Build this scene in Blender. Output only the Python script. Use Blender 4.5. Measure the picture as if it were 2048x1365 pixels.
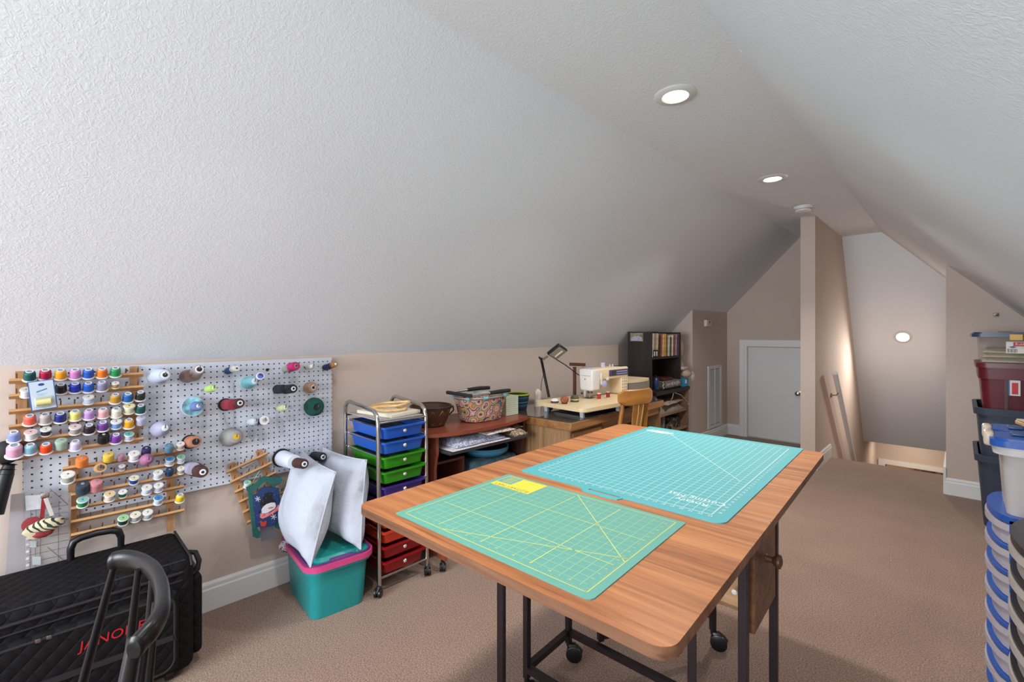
import bpy, bmesh, math, random
from mathutils import Vector, Matrix, Quaternion
random.seed(7)
for o in list(bpy.data.objects): bpy.data.objects.remove(o)
SC = bpy.context.scene
COL = SC.collection
PI = math.pi
# ------------------------------------------------------------------ camera
F_PX, YAW, Y_HOR, CAM_H = 917.0, math.radians(44.4), 666.0, 1.32
cam_data = bpy.data.cameras.new('camera')
cam = bpy.data.objects.new('camera', cam_data); COL.objects.link(cam)
cam_data.sensor_width = 36.0
cam_data.lens = 36.0 * F_PX / 2048.0
cam_data.shift_y = -(682.5 - Y_HOR) / 2048.0
cam_data.clip_start = 0.05; cam_data.clip_end = 60
cam.location = (0, 0, CAM_H)
cam.rotation_euler = (PI / 2, 0, YAW)
SC.camera = cam
# ------------------------------------------------------------------ world, lights, exposure
world = bpy.data.worlds.new('sky'); SC.world = world; world.use_nodes = True
bgn = world.node_tree.nodes['Background']
bgn.inputs[0].default_value = (0.80, 0.88, 1.0, 1); bgn.inputs[1].default_value = 1.0
SC.view_settings.view_transform = 'Standard'; SC.view_settings.look = 'None'
SC.view_settings.gamma = 1.0; SC.view_settings.use_curve_mapping = False
SC.view_settings.exposure = 0.06
def area_light(name, loc, target, size, energy, color, size_y=None, shape='RECTANGLE', spread=None):
    l = bpy.data.lights.new(name, 'AREA'); l.energy = energy; l.color = color
    l.shape = shape; l.size = size
    if size_y: l.size_y = size_y
    if spread: l.spread = spread
    o = bpy.data.objects.new(name, l); COL.objects.link(o); o.location = loc
    o.rotation_euler = (Vector(target) - Vector(loc)).to_track_quat('-Z', 'Y').to_euler()
    return o
# added daylight, as if from an unseen gable window behind the photographer
area_light('added_gable_daylight', (-1.0, -3.16, 1.45), (-1.0, 3.0, 1.15), 1.9, 178, (0.88, 0.945, 1.0), 1.3)
# downlights in the flat ceiling and on the stairwell ceiling
CANS = [(-0.97, 0.47), (-0.97, 2.10), (-0.985, 3.73)]
CAN_W = [10, 13, 19]
for i, (lx, ly) in enumerate(CANS):
    area_light('downlight_lamp', (lx, ly, 2.437), (lx, ly, 0), 0.105, CAN_W[i], (1.0, 0.965, 0.92), shape='DISK', spread=2.15)
area_light('stair_lamp', (-0.52, 7.20, 1.12), (-0.55, 6.3, 0.5), 0.11, 14, (1.0, 0.92, 0.83), shape='DISK')
area_light('hall_lamp', (-0.5, 11.0, -0.75), (-0.5, 11.0, -3), 0.6, 26, (1.0, 0.88, 0.74), 0.6)
area_light('landing_lamp', (-0.55, 9.1, -0.30), (-0.55, 9.3, -3), 0.3, 5, (1.0, 0.86, 0.70), 0.3)

# ------------------------------------------------------------------ pixel rays -> points on real planes
_c, _s = math.cos(YAW), math.sin(YAW)
def ray(px, py):
    u = (px - 1024) / F_PX; v = -(py - Y_HOR) / F_PX
    return Vector((-_s + _c * u, _c + _s * u, v))
def PZ(px, py, z): d = ray(px, py); t = (z - CAM_H) / d.z; return Vector((d.x * t, d.y * t, z))
def PX(px, py, x): d = ray(px, py); t = x / d.x; return Vector((x, d.y * t, CAM_H + d.z * t))
def PY(px, py, y): d = ray(px, py); t = y / d.y; return Vector((d.x * t, y, CAM_H + d.z * t))

# ------------------------------------------------------------------ materials
def srgb(h):
    if isinstance(h, str):
        h = h.lstrip('#'); c = [int(h[i:i + 2], 16) / 255 for i in (0, 2, 4)]
    else: c = [v / 255 for v in h]
    return tuple(v / 12.92 if v <= 0.04045 else ((v + 0.055) / 1.055) ** 2.4 for v in c) + (1,)
_mc = {}
def mat(name, color='#808080', rough=0.5, metal=0.0, var=0.0, vscale=8.0, bump=0.0, bscale=60.0, spec=0.5,
        alpha=1.0, trans=0.0, emit=None, estr=0.0, coat=0.0, sheen=0.0, bdist=0.002, detail=3.0, stretch=None):
    if name in _mc: return _mc[name]
    m = bpy.data.materials.new(name); m.use_nodes = True
    nt = m.node_tree; b = nt.nodes['Principled BSDF']
    col = srgb(color) if not (isinstance(color, tuple) and len(color) == 4) else color
    b.inputs['Base Color'].default_value = col
    b.inputs['Roughness'].default_value = rough; b.inputs['Metallic'].default_value = metal
    b.inputs['Specular IOR Level'].default_value = spec
    b.inputs['Alpha'].default_value = alpha; b.inputs['Transmission Weight'].default_value = trans
    b.inputs['Coat Weight'].default_value = coat; b.inputs['Sheen Weight'].default_value = sheen
    if emit: b.inputs['Emission Color'].default_value = srgb(emit); b.inputs['Emission Strength'].default_value = estr
    if var > 0 or bump > 0:
        tc = nt.nodes.new('ShaderNodeTexCoord'); vec = tc.outputs['Object']
        if stretch:
            mp = nt.nodes.new('ShaderNodeMapping'); mp.inputs['Scale'].default_value = stretch
            nt.links.new(vec, mp.inputs[0]); vec = mp.outputs[0]
    if var > 0:
        n = nt.nodes.new('ShaderNodeTexNoise'); n.inputs['Scale'].default_value = vscale
        n.inputs['Detail'].default_value = detail; nt.links.new(vec, n.inputs['Vector'])
        mx = nt.nodes.new('ShaderNodeMix'); mx.data_type = 'RGBA'
        mr = nt.nodes.new('ShaderNodeMapRange'); mr.inputs['From Min'].default_value = .3; mr.inputs['From Max'].default_value = .7
        nt.links.new(n.outputs['Fac'], mr.inputs['Value']); nt.links.new(mr.outputs[0], mx.inputs[0])
        mx.inputs[6].default_value = tuple(max(0, c * (1 - var)) for c in col[:3]) + (1,)
        mx.inputs[7].default_value = tuple(min(1, c * (1 + var)) for c in col[:3]) + (1,)
        nt.links.new(mx.outputs[2], b.inputs['Base Color'])
    if bump > 0:
        n2 = nt.nodes.new('ShaderNodeTexNoise'); n2.inputs['Scale'].default_value = bscale; n2.inputs['Detail'].default_value = detail
        nt.links.new(vec, n2.inputs['Vector'])
        bp = nt.nodes.new('ShaderNodeBump'); bp.inputs['Strength'].default_value = bump; bp.inputs['Distance'].default_value = bdist
        nt.links.new(n2.outputs['Fac'], bp.inputs['Height']); nt.links.new(bp.outputs[0], b.inputs['Normal'])
    _mc[name] = m
    return m
def wood(name, c1, c2, c3, grain='X', rough=0.45, scale=1.0, coat=0.0):
    """laminate or timber with streaks running along one axis"""
    if name in _mc: return _mc[name]
    m = bpy.data.materials.new(name); m.use_nodes = True; nt = m.node_tree; b = nt.nodes['Principled BSDF']
    tc = nt.nodes.new('ShaderNodeTexCoord'); mp = nt.nodes.new('ShaderNodeMapping')
    lo, hi = 2.2 * scale, 42.0 * scale
    sc = {'X': (lo, hi, hi), 'Y': (hi, lo, hi), 'Z': (hi, hi, lo)}[grain]
    mp.inputs['Scale'].default_value = sc; nt.links.new(tc.outputs['Object'], mp.inputs[0])
    n = nt.nodes.new('ShaderNodeTexNoise'); n.inputs['Scale'].default_value = 1.0; n.inputs['Detail'].default_value = 6
    n.inputs['Roughness'].default_value = .62; n.inputs['Distortion'].default_value = .6
    nt.links.new(mp.outputs[0], n.inputs['Vector'])
    mp2 = nt.nodes.new('ShaderNodeMapping'); mp2.inputs['Scale'].default_value = tuple(v * .16 for v in sc)
    nt.links.new(tc.outputs['Object'], mp2.inputs[0])
    n2 = nt.nodes.new('ShaderNodeTexNoise'); n2.inputs['Scale'].default_value = 1.0; n2.inputs['Detail'].default_value = 3
    n2.inputs['Distortion'].default_value = 1.2
    nt.links.new(mp2.outputs[0], n2.inputs['Vector'])
    ad = nt.nodes.new('ShaderNodeMath'); ad.operation = 'MULTIPLY_ADD'; ad.inputs[1].default_value = .55
    nt.links.new(n2.outputs['Fac'], ad.inputs[0])
    m2 = nt.nodes.new('ShaderNodeMath'); m2.operation = 'MULTIPLY'; m2.inputs[1].default_value = .5
    nt.links.new(n.outputs['Fac'], m2.inputs[0]); nt.links.new(m2.outputs[0], ad.inputs[2])
    cr = nt.nodes.new('ShaderNodeValToRGB'); e = cr.color_ramp.elements
    e[0].position = .38; e[0].color = srgb(c1); e[1].position = .68; e[1].color = srgb(c3)
    k = e.new(.52); k.color = srgb(c2)
    nt.links.new(ad.outputs[0], cr.inputs[0]); nt.links.new(cr.outputs[0], b.inputs['Base Color'])
    b.inputs['Roughness'].default_value = rough; b.inputs['Coat Weight'].default_value = coat
    bp = nt.nodes.new('ShaderNodeBump'); bp.inputs['Strength'].default_value = .08; bp.inputs['Distance'].default_value = .001
    nt.links.new(n.outputs['Fac'], bp.inputs['Height']); nt.links.new(bp.outputs[0], b.inputs['Normal'])
    _mc[name] = m
    return m

# ------------------------------------------------------------------ mesh builder
class MB:
    def __init__(s): s.v = []; s.f = []
    def add(s, vs, fs, M=None):
        k = len(s.v)
        for p in vs:
            p = Vector(p); s.v.append(M @ p if M else p)
        s.f += [tuple(i + k for i in f) for f in fs]
        return s
    def bm(s, b, M=None):
        b.verts.ensure_lookup_table(); b.verts.index_update()
        vs = [v.co.copy() for v in b.verts]; fs = [[v.index for v in f.verts] for f in b.faces]
        b.free(); return s.add(vs, fs, M)
    def box(s, x0, x1, y0, y1, z0, z1, M=None):
        vs = [(x, y, z) for z in (z0, z1) for y in (y0, y1) for x in (x0, x1)]
        return s.add(vs, [(0, 2, 3, 1), (4, 5, 7, 6), (0, 1, 5, 4), (2, 6, 7, 3), (0, 4, 6, 2), (1, 3, 7, 5)], M)
    def rbox(s, x0, x1, y0, y1, z0, z1, r=.005, seg=2, M=None, taper=None):
        b = bmesh.new(); bmesh.ops.create_cube(b, size=1)
        for v in b.verts:
            v.co = Vector(((x0 + x1) / 2 + v.co.x * (x1 - x0), (y0 + y1) / 2 + v.co.y * (y1 - y0), (z0 + z1) / 2 + v.co.z * (z1 - z0)))
        if taper:
            cx, cy = (x0 + x1) / 2, (y0 + y1) / 2
            for v in b.verts:
                if v.co.z < (z0 + z1) / 2: v.co.x = cx + (v.co.x - cx) * taper; v.co.y = cy + (v.co.y - cy) * taper
        r = min(r, .49 * min(abs(x1 - x0), abs(y1 - y0), abs(z1 - z0)))
        bmesh.ops.bevel(b, geom=b.edges[:], offset=r, segments=seg, profile=.5, affect='EDGES')
        return s.bm(b, M)
    def vbox(s, x0, x1, y0, y1, z0, z1, r=.03, seg=4, M=None, t=1.0, rb=0):
        """box with rounded vertical corners, bottom scaled by t"""
        pts = []
        for cx, cy, a in ((x1 - r, y1 - r, 0), (x0 + r, y1 - r, 90), (x0 + r, y0 + r, 180), (x1 - r, y0 + r, 270)):
            for i in range(seg + 1):
                q = math.radians(a + 90 * i / seg); pts.append((cx + r * math.cos(q), cy + r * math.sin(q)))
        mx, my = (x0 + x1) / 2, (y0 + y1) / 2; n = len(pts)
        vs = [(mx + (x - mx) * t, my + (y - my) * t, z0) for x, y in pts] + [(x, y, z1) for x, y in pts]
        fs = [tuple(reversed(range(n))), tuple(range(n, 2 * n))] + [(i, (i + 1) % n, n + (i + 1) % n, n + i) for i in range(n)]
        return s.add(vs, fs, M)
    def ring(s, x0, x1, y0, y1, z0, z1, w, r=.03, seg=4, M=None, t=1.0):
        """open rounded rectangular band of wall thickness w"""
        def loop(a0, a1, b0, b1, rr):
            p = []
            for cx, cy, a in ((a1 - rr, b1 - rr, 0), (a0 + rr, b1 - rr, 90), (a0 + rr, b0 + rr, 180), (a1 - rr, b0 + rr, 270)):
                for i in range(seg + 1):
                    q = math.radians(a + 90 * i / seg); p.append((cx + rr * math.cos(q), cy + rr * math.sin(q)))
            return p
        o = loop(x0, x1, y0, y1, r); q = loop(x0 + w, x1 - w, y0 + w, y1 - w, max(.002, r - w)); n = len(o)
        mx, my = (x0 + x1) / 2, (y0 + y1) / 2
        vs = [(mx + (x - mx) * t, my + (y - my) * t, z0) for x, y in o] + [(x, y, z1) for x, y in o] + \
             [(x, y, z1) for x, y in q] + [(mx + (x - mx) * t, my + (y - my) * t, z0) for x, y in q]
        fs = []
        for i in range(n):
            j = (i + 1) % n
            for k in range(4):
                a, b_ = k * n, ((k + 1) % 4) * n
                fs.append((a + i, a + j, b_ + j, b_ + i))
        return s.add(vs, fs, M)
    def lathe(s, prof, M=None, seg=20, closed=True):
        """prof: (radius, z) pairs bottom to top, about local z"""
        vs = []; fs = []; n = len(prof)
        for r, z in prof:
            for i in range(seg):
                a = 2 * PI * i / seg; vs.append((r * math.cos(a), r * math.sin(a), z))
        for k in range(n - 1):
            for i in range(seg):
                j = (i + 1) % seg; fs.append((k * seg + i, k * seg + j, (k + 1) * seg + j, (k + 1) * seg + i))
        if closed:
            fs.append(tuple(reversed(range(seg)))); fs.append(tuple(range((n - 1) * seg, n * seg)))
        return s.add(vs, fs, M)
    def cyl(s, p0, p1, r0, r1=None, seg=12):
        r1 = r0 if r1 is None else r1
        p0, p1 = Vector(p0), Vector(p1)
        return s.lathe([(r0, 0), (r1, (p1 - p0).length)], axis_M(p0, p1 - p0), seg)
    def tube(s, pts, r, seg=8, cap=True):
        """round tube along a polyline, r constant or list"""
        pts = [Vector(p) for p in pts]; n = len(pts); rs = r if isinstance(r, (list, tuple)) else [r] * n
        up = None; vs = []
        for i, p in enumerate(pts):
            t = ((pts[min(i + 1, n - 1)] - p).normalized() + (p - pts[max(i - 1, 0)]).normalized())
            if t.length < 1e-6: t = pts[min(i + 1, n - 1)] - p
            t.normalize()
            if up is None:
                up = Vector((0, 0, 1)) if abs(t.z) < .9 else Vector((1, 0, 0))
            a = up - t * up.dot(t); a.normalize(); up = a; b = t.cross(a)
            for k in range(seg):
                q = 2 * PI * k / seg; vs.append(p + (a * math.cos(q) + b * math.sin(q)) * rs[i])
        fs = [(i * seg + k, i * seg + (k + 1) % seg, (i + 1) * seg + (k + 1) % seg, (i + 1) * seg + k) for i in range(n - 1) for k in range(seg)]
        if cap: fs += [tuple(reversed(range(seg))), tuple(range((n - 1) * seg, n * seg))]
        return s.add(vs, fs)
    def bar(s, p0, p1, w, h, upv=(0, 0, 1)):
        """rectangular bar between two points: w across, h along upv"""
        p0, p1 = Vector(p0), Vector(p1); t = (p1 - p0).normalized(); u = Vector(upv); u = (u - t * u.dot(t)).normalized(); a = t.cross(u)
        vs = [p + a * (w / 2 * i) + u * (h / 2 * j) for p in (p0, p1) for i, j in ((-1, -1), (1, -1), (1, 1), (-1, 1))]
        return s.add(vs, [(3, 2, 1, 0), (4, 5, 6, 7), (0, 1, 5, 4), (1, 2, 6, 5), (2, 3, 7, 6), (3, 0, 4, 7)])
    def prism(s, pts, vec, M=None):
        """closed planar polygon extruded by vec"""
        n = len(pts); vec = Vector(vec); pts = [Vector(p) for p in pts]
        vs = pts + [p + vec for p in pts]
        fs = [tuple(reversed(range(n))), tuple(range(n, 2 * n))] + [(i, (i + 1) % n, n + (i + 1) % n, n + i) for i in range(n)]
        return s.add(vs, fs, M)
    def plate(s, outer, holes, z0, z1, M=None):
        """flat plate with holes"""
        b = bmesh.new(); es = []
        for lp in [outer] + holes:
            vv = [b.verts.new((x, y, z1)) for x, y in lp]
            es += [b.edges.new((vv[i], vv[(i + 1) % len(vv)])) for i in range(len(vv))]
        bmesh.ops.triangle_fill(b, use_beauty=True, edges=es)
        r = bmesh.ops.extrude_face_region(b, geom=b.faces[:])
        for g in r['geom']:
            if isinstance(g, bmesh.types.BMVert): g.co.z = z0
        return s.bm(b, M)
    def sphere(s, c, rx, ry=None, rz=None, seg=16, rings=10, M=None):
        ry = ry or rx; rz = rz or rx; c = Vector(c); vs = [c + Vector((0, 0, -rz))]; fs = []
        for k in range(1, rings):
            a = -PI / 2 + PI * k / rings
            for i in range(seg):
                q = 2 * PI * i / seg; vs.append(c + Vector((rx * math.cos(a) * math.cos(q), ry * math.cos(a) * math.sin(q), rz * math.sin(a))))
        vs.append(c + Vector((0, 0, rz))); L = len(vs) - 1
        for i in range(seg):
            j = (i + 1) % seg; fs.append((0, 1 + j, 1 + i)); fs.append((L, L - seg + i, L - seg + j))
            for k in range(rings - 2):
                fs.append((1 + k * seg + i, 1 + k * seg + j, 1 + (k + 1) * seg + j, 1 + (k + 1) * seg + i))
        return s.add(vs, fs, M)
    def mesh(s, name, m, inv=None, smooth=True, recalc=True):
        me = bpy.data.meshes.new(name)
        vs = [inv @ v for v in s.v] if inv else s.v
        me.from_pydata([tuple(v) for v in vs], [], s.f); me.update()
        if recalc:
            b = bmesh.new(); b.from_mesh(me); bmesh.ops.recalc_face_normals(b, faces=b.faces); b.to_mesh(me); b.free()
        if smooth:
            me.polygons.foreach_set('use_smooth', [True] * len(me.polygons)); me.set_sharp_from_angle(angle=math.radians(38))
        if m: me.materials.append(m)
        return me
    def build(s, name, m, parent=None, world=True, smooth=True):
        """one mesh object; vertices given in world space unless world=False"""
        inv = None
        if parent is not None and world: inv = MW[parent.name].inverted()
        o = bpy.data.objects.new(name, s.mesh(name, m, inv, smooth)); COL.objects.link(o)
        if parent is not None: o.parent = parent; MW[o.name] = MW[parent.name]
        else: MW[o.name] = Matrix.Identity(4)
        return o
MW = {}
def axis_M(p, d):
    d = Vector(d).normalized(); return Matrix.Translation(Vector(p)) @ d.to_track_quat('Z', 'Y').to_matrix().to_4x4()
def tag(o, label, cat, group=None):
    o['label'] = label; o['category'] = cat
    if group: o['group'] = group
    return o
def thing(name, label, cat, loc=(0, 0, 0), rz=0.0, group=None, rot=None):
    o = bpy.data.objects.new(name, None); COL.objects.link(o); o.empty_display_size = .05
    o.location = loc
    if rot is not None: o.rotation_mode = 'QUATERNION'; o.rotation_quaternion = rot; R = rot.to_matrix().to_4x4()
    else: o.rotation_euler = (0, 0, rz); R = Matrix.Rotation(rz, 4, 'Z')
    MW[o.name] = Matrix.Translation(Vector(loc)) @ R
    return tag(o, label, cat, group)
def struct(name, mb, m, parent=None, smooth=False):
    o = mb.build(name, m, parent, smooth=smooth)
    if parent is None: o['kind'] = 'structure'
    return o
def mono(name, mb, m, label, cat, group=None, smooth=True):
    """a thing made of one mesh; origin moved to the mesh's base centre"""
    xs = [v.x for v in mb.v]; ys = [v.y for v in mb.v]; zs = [v.z for v in mb.v]
    loc = Vector(((min(xs) + max(xs)) / 2, (min(ys) + max(ys)) / 2, min(zs)))
    me = mb.mesh(name, m, Matrix.Translation(-loc), smooth)
    o = bpy.data.objects.new(name, me); COL.objects.link(o); o.location = loc; MW[o.name] = Matrix.Translation(loc)
    return tag(o, label, cat, group)
def lettering(s, size, M, m, parent, name='lettering', thick=.0002, spacing=1.0, shear=0.0):
    cu = bpy.data.curves.new('t', 'FONT'); cu.body = s; cu.size = size; cu.extrude = thick
    cu.align_x = 'CENTER'; cu.align_y = 'CENTER'; cu.space_character = spacing; cu.shear = shear
    cu.resolution_u = 3
    t = bpy.data.objects.new('t', cu); COL.objects.link(t)
    dg = bpy.context.evaluated_depsgraph_get(); dg.update()
    me = bpy.data.meshes.new_from_object(t.evaluated_get(dg)); bpy.data.objects.remove(t)
    me.transform((MW[parent.name].inverted() if parent else Matrix.Identity(4)) @ M); me.materials.clear(); me.materials.append(m)
    me.name = name; o = bpy.data.objects.new(name, me); COL.objects.link(o)
    if parent: o.parent = parent; MW[o.name] = MW[parent.name]
    return o
def frame_M(p, xdir, ydir):
    x = Vector(xdir).normalized(); y = Vector(ydir); y = (y - x * y.dot(x)).normalized(); z = x.cross(y)
    return Matrix.Translation(Vector(p)) @ Matrix((x, y, z)).transposed().to_4x4()
# ================================================================== THE SETTING
XL, XR, KN = -2.56, 0.57, 1.195      # knee walls and their height
ZC, XA, XB = 2.45, -1.355, -0.635    # flat strip of ceiling between the slopes
YB = -3.2                            # unseen gable wall behind the photographer, set back to even out the daylight
YRET, YFAR, XJ, YHOLE, YEND = 5.17, 6.25, -2.185, 5.835, 9.65
WALLC = '#b9a79a'
m_wall = mat('wall_paint', '#cbbbb0', .85, var=.025, vscale=2.5, bump=.25, bscale=90, bdist=.001)
m_ceil = bpy.data.materials.new('textured_ceiling_paint'); m_ceil.use_nodes = True
def ceiling_nodes(m):
    nt = m.node_tree; b = nt.nodes['Principled BSDF']; b.inputs['Roughness'].default_value = .95; b.inputs['Specular IOR Level'].default_value = .1
    b.inputs['Base Color'].default_value = srgb('#e4e8ed')
    tc = nt.nodes.new('ShaderNodeTexCoord')
    n = nt.nodes.new('ShaderNodeTexNoise'); n.inputs['Scale'].default_value = 75; n.inputs['Detail'].default_value = 2.5; n.inputs['Distortion'].default_value = 1.2
    nt.links.new(tc.outputs['Object'], n.inputs['Vector'])
    cr = nt.nodes.new('ShaderNodeValToRGB'); cr.color_ramp.elements[0].position = .42; cr.color_ramp.elements[1].position = .62
    nt.links.new(n.outputs['Fac'], cr.inputs[0])
    n3 = nt.nodes.new('ShaderNodeTexNoise'); n3.inputs['Scale'].default_value = 1.1; n3.inputs['Detail'].default_value = 1.0
    nt.links.new(tc.outputs['Object'], n3.inputs['Vector'])
    bp2 = nt.nodes.new('ShaderNodeBump'); bp2.inputs['Strength'].default_value = .15; bp2.inputs['Distance'].default_value = .05
    nt.links.new(n3.outputs['Fac'], bp2.inputs['Height'])
    bp = nt.nodes.new('ShaderNodeBump'); bp.inputs['Strength'].default_value = .30; bp.inputs['Distance'].default_value = .0014
    nt.links.new(cr.outputs[0], bp.inputs['Height']); nt.links.new(bp2.outputs[0], bp.inputs['Normal']); nt.links.new(bp.outputs[0], b.inputs['Normal'])
ceiling_nodes(m_ceil)
m_trim = mat('white_trim_paint', '#e6e6e6', .45)
m_smoothwhite = mat('smooth_white_paint', '#e4e9ee', .8, var=.01, bump=.1, bscale=40)
m_carpet = bpy.data.materials.new('brown_carpet'); m_carpet.use_nodes = True
def carpet_nodes(m):
    nt = m.node_tree; b = nt.nodes['Principled BSDF']; b.inputs['Roughness'].default_value = 1; b.inputs['Specular IOR Level'].default_value = .1
    b.inputs['Sheen Weight'].default_value = .25
    tc = nt.nodes.new('ShaderNodeTexCoord')
    n = nt.nodes.new('ShaderNodeTexNoise'); n.inputs['Scale'].default_value = 170; n.inputs['Detail'].default_value = 3; n.inputs['Roughness'].default_value = .7
    n2 = nt.nodes.new('ShaderNodeTexNoise'); n2.inputs['Scale'].default_value = 3; n2.inputs['Detail'].default_value = 3
    for q in (n, n2): nt.links.new(tc.outputs['Object'], q.inputs['Vector'])
    cr = nt.nodes.new('ShaderNodeValToRGB'); e = cr.color_ramp.elements
    e[0].position = .33; e[0].color = srgb('#5d4335'); e[1].position = .66; e[1].color = srgb('#b69885')
    nt.links.new(n.outputs['Fac'], cr.inputs[0])
    mx = nt.nodes.new('ShaderNodeMix'); mx.data_type = 'RGBA'; mx.blend_type = 'MULTIPLY'; mx.inputs[0].default_value = .35
    c2 = nt.nodes.new('ShaderNodeValToRGB'); c2.color_ramp.elements[0].position = .3; c2.color_ramp.elements[0].color = (.6, .6, .6, 1); c2.color_ramp.elements[1].position = .7
    nt.links.new(n2.outputs['Fac'], c2.inputs[0]); nt.links.new(cr.outputs[0], mx.inputs[6]); nt.links.new(c2.outputs[0], mx.inputs[7])
    nt.links.new(mx.outputs[2], b.inputs['Base Color'])
    bp = nt.nodes.new('ShaderNodeBump'); bp.inputs['Strength'].default_value = .8; bp.inputs['Distance'].default_value = .006
    nt.links.new(n.outputs['Fac'], bp.inputs['Height']); nt.links.new(bp.outputs[0], b.inputs['Normal'])
carpet_nodes(m_carpet)

# floor with the stairwell cut out, and the flight going down
fl = MB(); fl.box(XL - .1, XR + .1, YB - .1, YHOLE, -.12, 0); fl.box(XL - .1, -1.05, YHOLE, YFAR + .1, -.12, 0)
fl.box(-.06, XR + .1, YHOLE, YEND, -.12, 0)
struct('floor', fl, m_carpet)
st = thing('staircase', 'carpeted staircase going down beyond the end of the room', 'stairs', (-.55, YHOLE, -.2))
nstep = 14
for i in range(nstep):
    z = -.2 * (i + 1); y = YHOLE + .255 * i
    MB().rbox(-.998, -.10, y, y + .285, z - .2, z, .012, 2).build('step', m_carpet, st)
fl2 = MB(); fl2.box(-1.6, .6, YHOLE + .255 * nstep, 13.2, -3.1, -3.0)
struct('floor_lower', fl2, mat('lower_floor', '#8a6a4c', .5, var=.1))

# ceiling: flat strip and the two slopes
ce = MB(); ce.box(XA, XB, YB - .05, 7.2, ZC, ZC + .1); struct('ceiling', ce, m_ceil)
def slope(x0, z0, x1, z1, y0, y1, nx=1):
    m = MB(); off = Vector((0, 0, .12))
    m.prism([(x0, y0, z0), (x1, y0, z1), (x1, y1, z1), (x0, y1, z0)], off); return m
struct('ceiling_slope_left', slope(XL - .1, KN - .1048, XA, ZC, YB - .05, YFAR + .06), m_ceil)
struct('ceiling_slope_right', slope(XB, ZC, XR + .1, KN - .1048, YB - .05, 7.9), m_ceil)
# walls
w = MB(); w.box(XL - .12, XL, YB - .1, YRET + .05, -.05, KN + .01); struct('wall_left', w, m_wall)
w = MB(); w.box(XR, XR + .12, YB - .1, YRET, -.05, KN + .01); struct('wall_right', w, m_wall)
def kz(x): return KN + (x - XL) * (ZC - KN) / (XA - XL)     # height of the left slope over x
def kzr(x): return ZC - (x - XB) * (ZC - KN) / (XR - XB)
w = MB(); w.prism([(XL - .1, YRET, -.05), (XJ, YRET, -.05), (XJ, YRET, kz(XJ) + .02), (XL - .1, YRET, kz(XL - .1) + .02)], (0, 1.2, 0))
struct('wall_chimney_breast', w, m_wall)
w = MB(); w.prism([(XJ - .05, YFAR, -.05), (-1.06, YFAR, -.05), (-1.06, YFAR, ZC + .02), (XA, YFAR, ZC + .02), (XJ - .05, YFAR, kz(XJ - .05) + .02)], (0, .12, 0))
struct('wall_far', w, m_wall)
w = MB(); w.box(-1.122, -1.0, 5.18, YEND, -3.0, ZC + .01); struct('wall_partition', w, m_wall)
w = MB(); w.prism([(-.088, YRET, -3), (.9, YRET, -3), (.9, YRET, kzr(.9) + .02), (-.088, YRET, kzr(-.088) + .01)], (0, YEND - YRET, 0))
struct('wall_return_right', w, m_wall)
# gable wall behind the photographer; its unseen window is added for the daylight
wx0, wx1, wz0, wz1 = -1.95, -.05, .80, 2.10
w = MB(); w.box(XL - .1, XR + .1, YB - .12, YB, -.05, wz0); w.box(XL - .1, wx0, YB - .12, YB, wz0, ZC + .1)
w.box(wx1, XR + .1, YB - .12, YB, wz0, ZC + .1); w.box(wx0, wx1, YB - .12, YB, wz1, ZC + .1)
struct('wall_back', w, m_wall)
wf = MB()
for a in (wx0, wx1 - .06): wf.box(a, a + .06, YB - .11, YB - .04, wz0, wz1)
for a in (wz0, wz1 - .06): wf.box(wx0, wx1, YB - .11, YB - .04, a, a + .06)
wf.box(-1.02, -.98, YB - .1, YB - .05, wz0, wz1)
wo = struct('added_window_1', wf, m_trim)
# stairwell: sloping panel over the flight, its level continuation and the end wall with a doorway
pa, pb = Vector((0, 6.57, ZC)), Vector((0, 8.23, -.23))
w = MB(); w.prism([(-1.0, pa.y, pa.z), (-.088, pa.y, pa.z), (-.088, pb.y, pb.z), (-1.0, pb.y, pb.z)], (0, .1, .06)); struct('ceiling_stairwell', w, m_smoothwhite)
w = MB(); w.box(-1.0, -.088, pb.y, YEND + .1, -.23, -.15); struct('ceiling_landing', w, m_smoothwhite)
dx0, dx1, dz = -.885, -.17, -.828
w = MB(); w.box(-1.1, dx0, YEND, YEND + .12, -3, -.2); w.box(dx1, 0, YEND, YEND + .12, -3, -.2); w.box(dx0, dx1, YEND, YEND + .12, dz, -.2)
struct('wall_stair_foot', w, m_wall)
w = MB(); w.box(dx0 - .09, dx0, YEND - .02, YEND + .13, -3, dz + .072); w.box(dx1, dx1 + .09, YEND - .02, YEND + .13, -3, dz + .072)
w.box(dx0, dx1, YEND - .02, YEND + .13, dz, dz + .072); struct('trim_1', w, m_trim)
w = MB(); w.box(-1.7, .7, 13.0, 13.1, -3.05, -.5); w.box(-1.8, -1.7, YEND + .12, 13.1, -3.05, -.5); w.box(.7, .8, YEND + .12, 13.1, -3.05, -.5)
w.box(-1.8, .8, YEND + .12, 13.1, -.55, -.45)
struct('wall_hall', w, mat('hall_paint', '#d9b48c', .8))
cab = thing('wall_cabinet', 'dark wooden cabinet seen through the doorway at the stair foot', 'cabinet', (-.35, 12.7, -3.0))
mw = wood('cabinet_wood', '#3a2413', '#5a3a20', '#7a5230', 'Z')
MB().rbox(-.68, -.05, 12.5, 12.98, -3.0, -.75, .01).build('carcass', mw, cab)
for i in range(2): MB().rbox(-.67 + i * .31, -.38 + i * .31, 12.48, 12.5, -2.9, -.8, .006).build('door', mw, cab)
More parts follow.
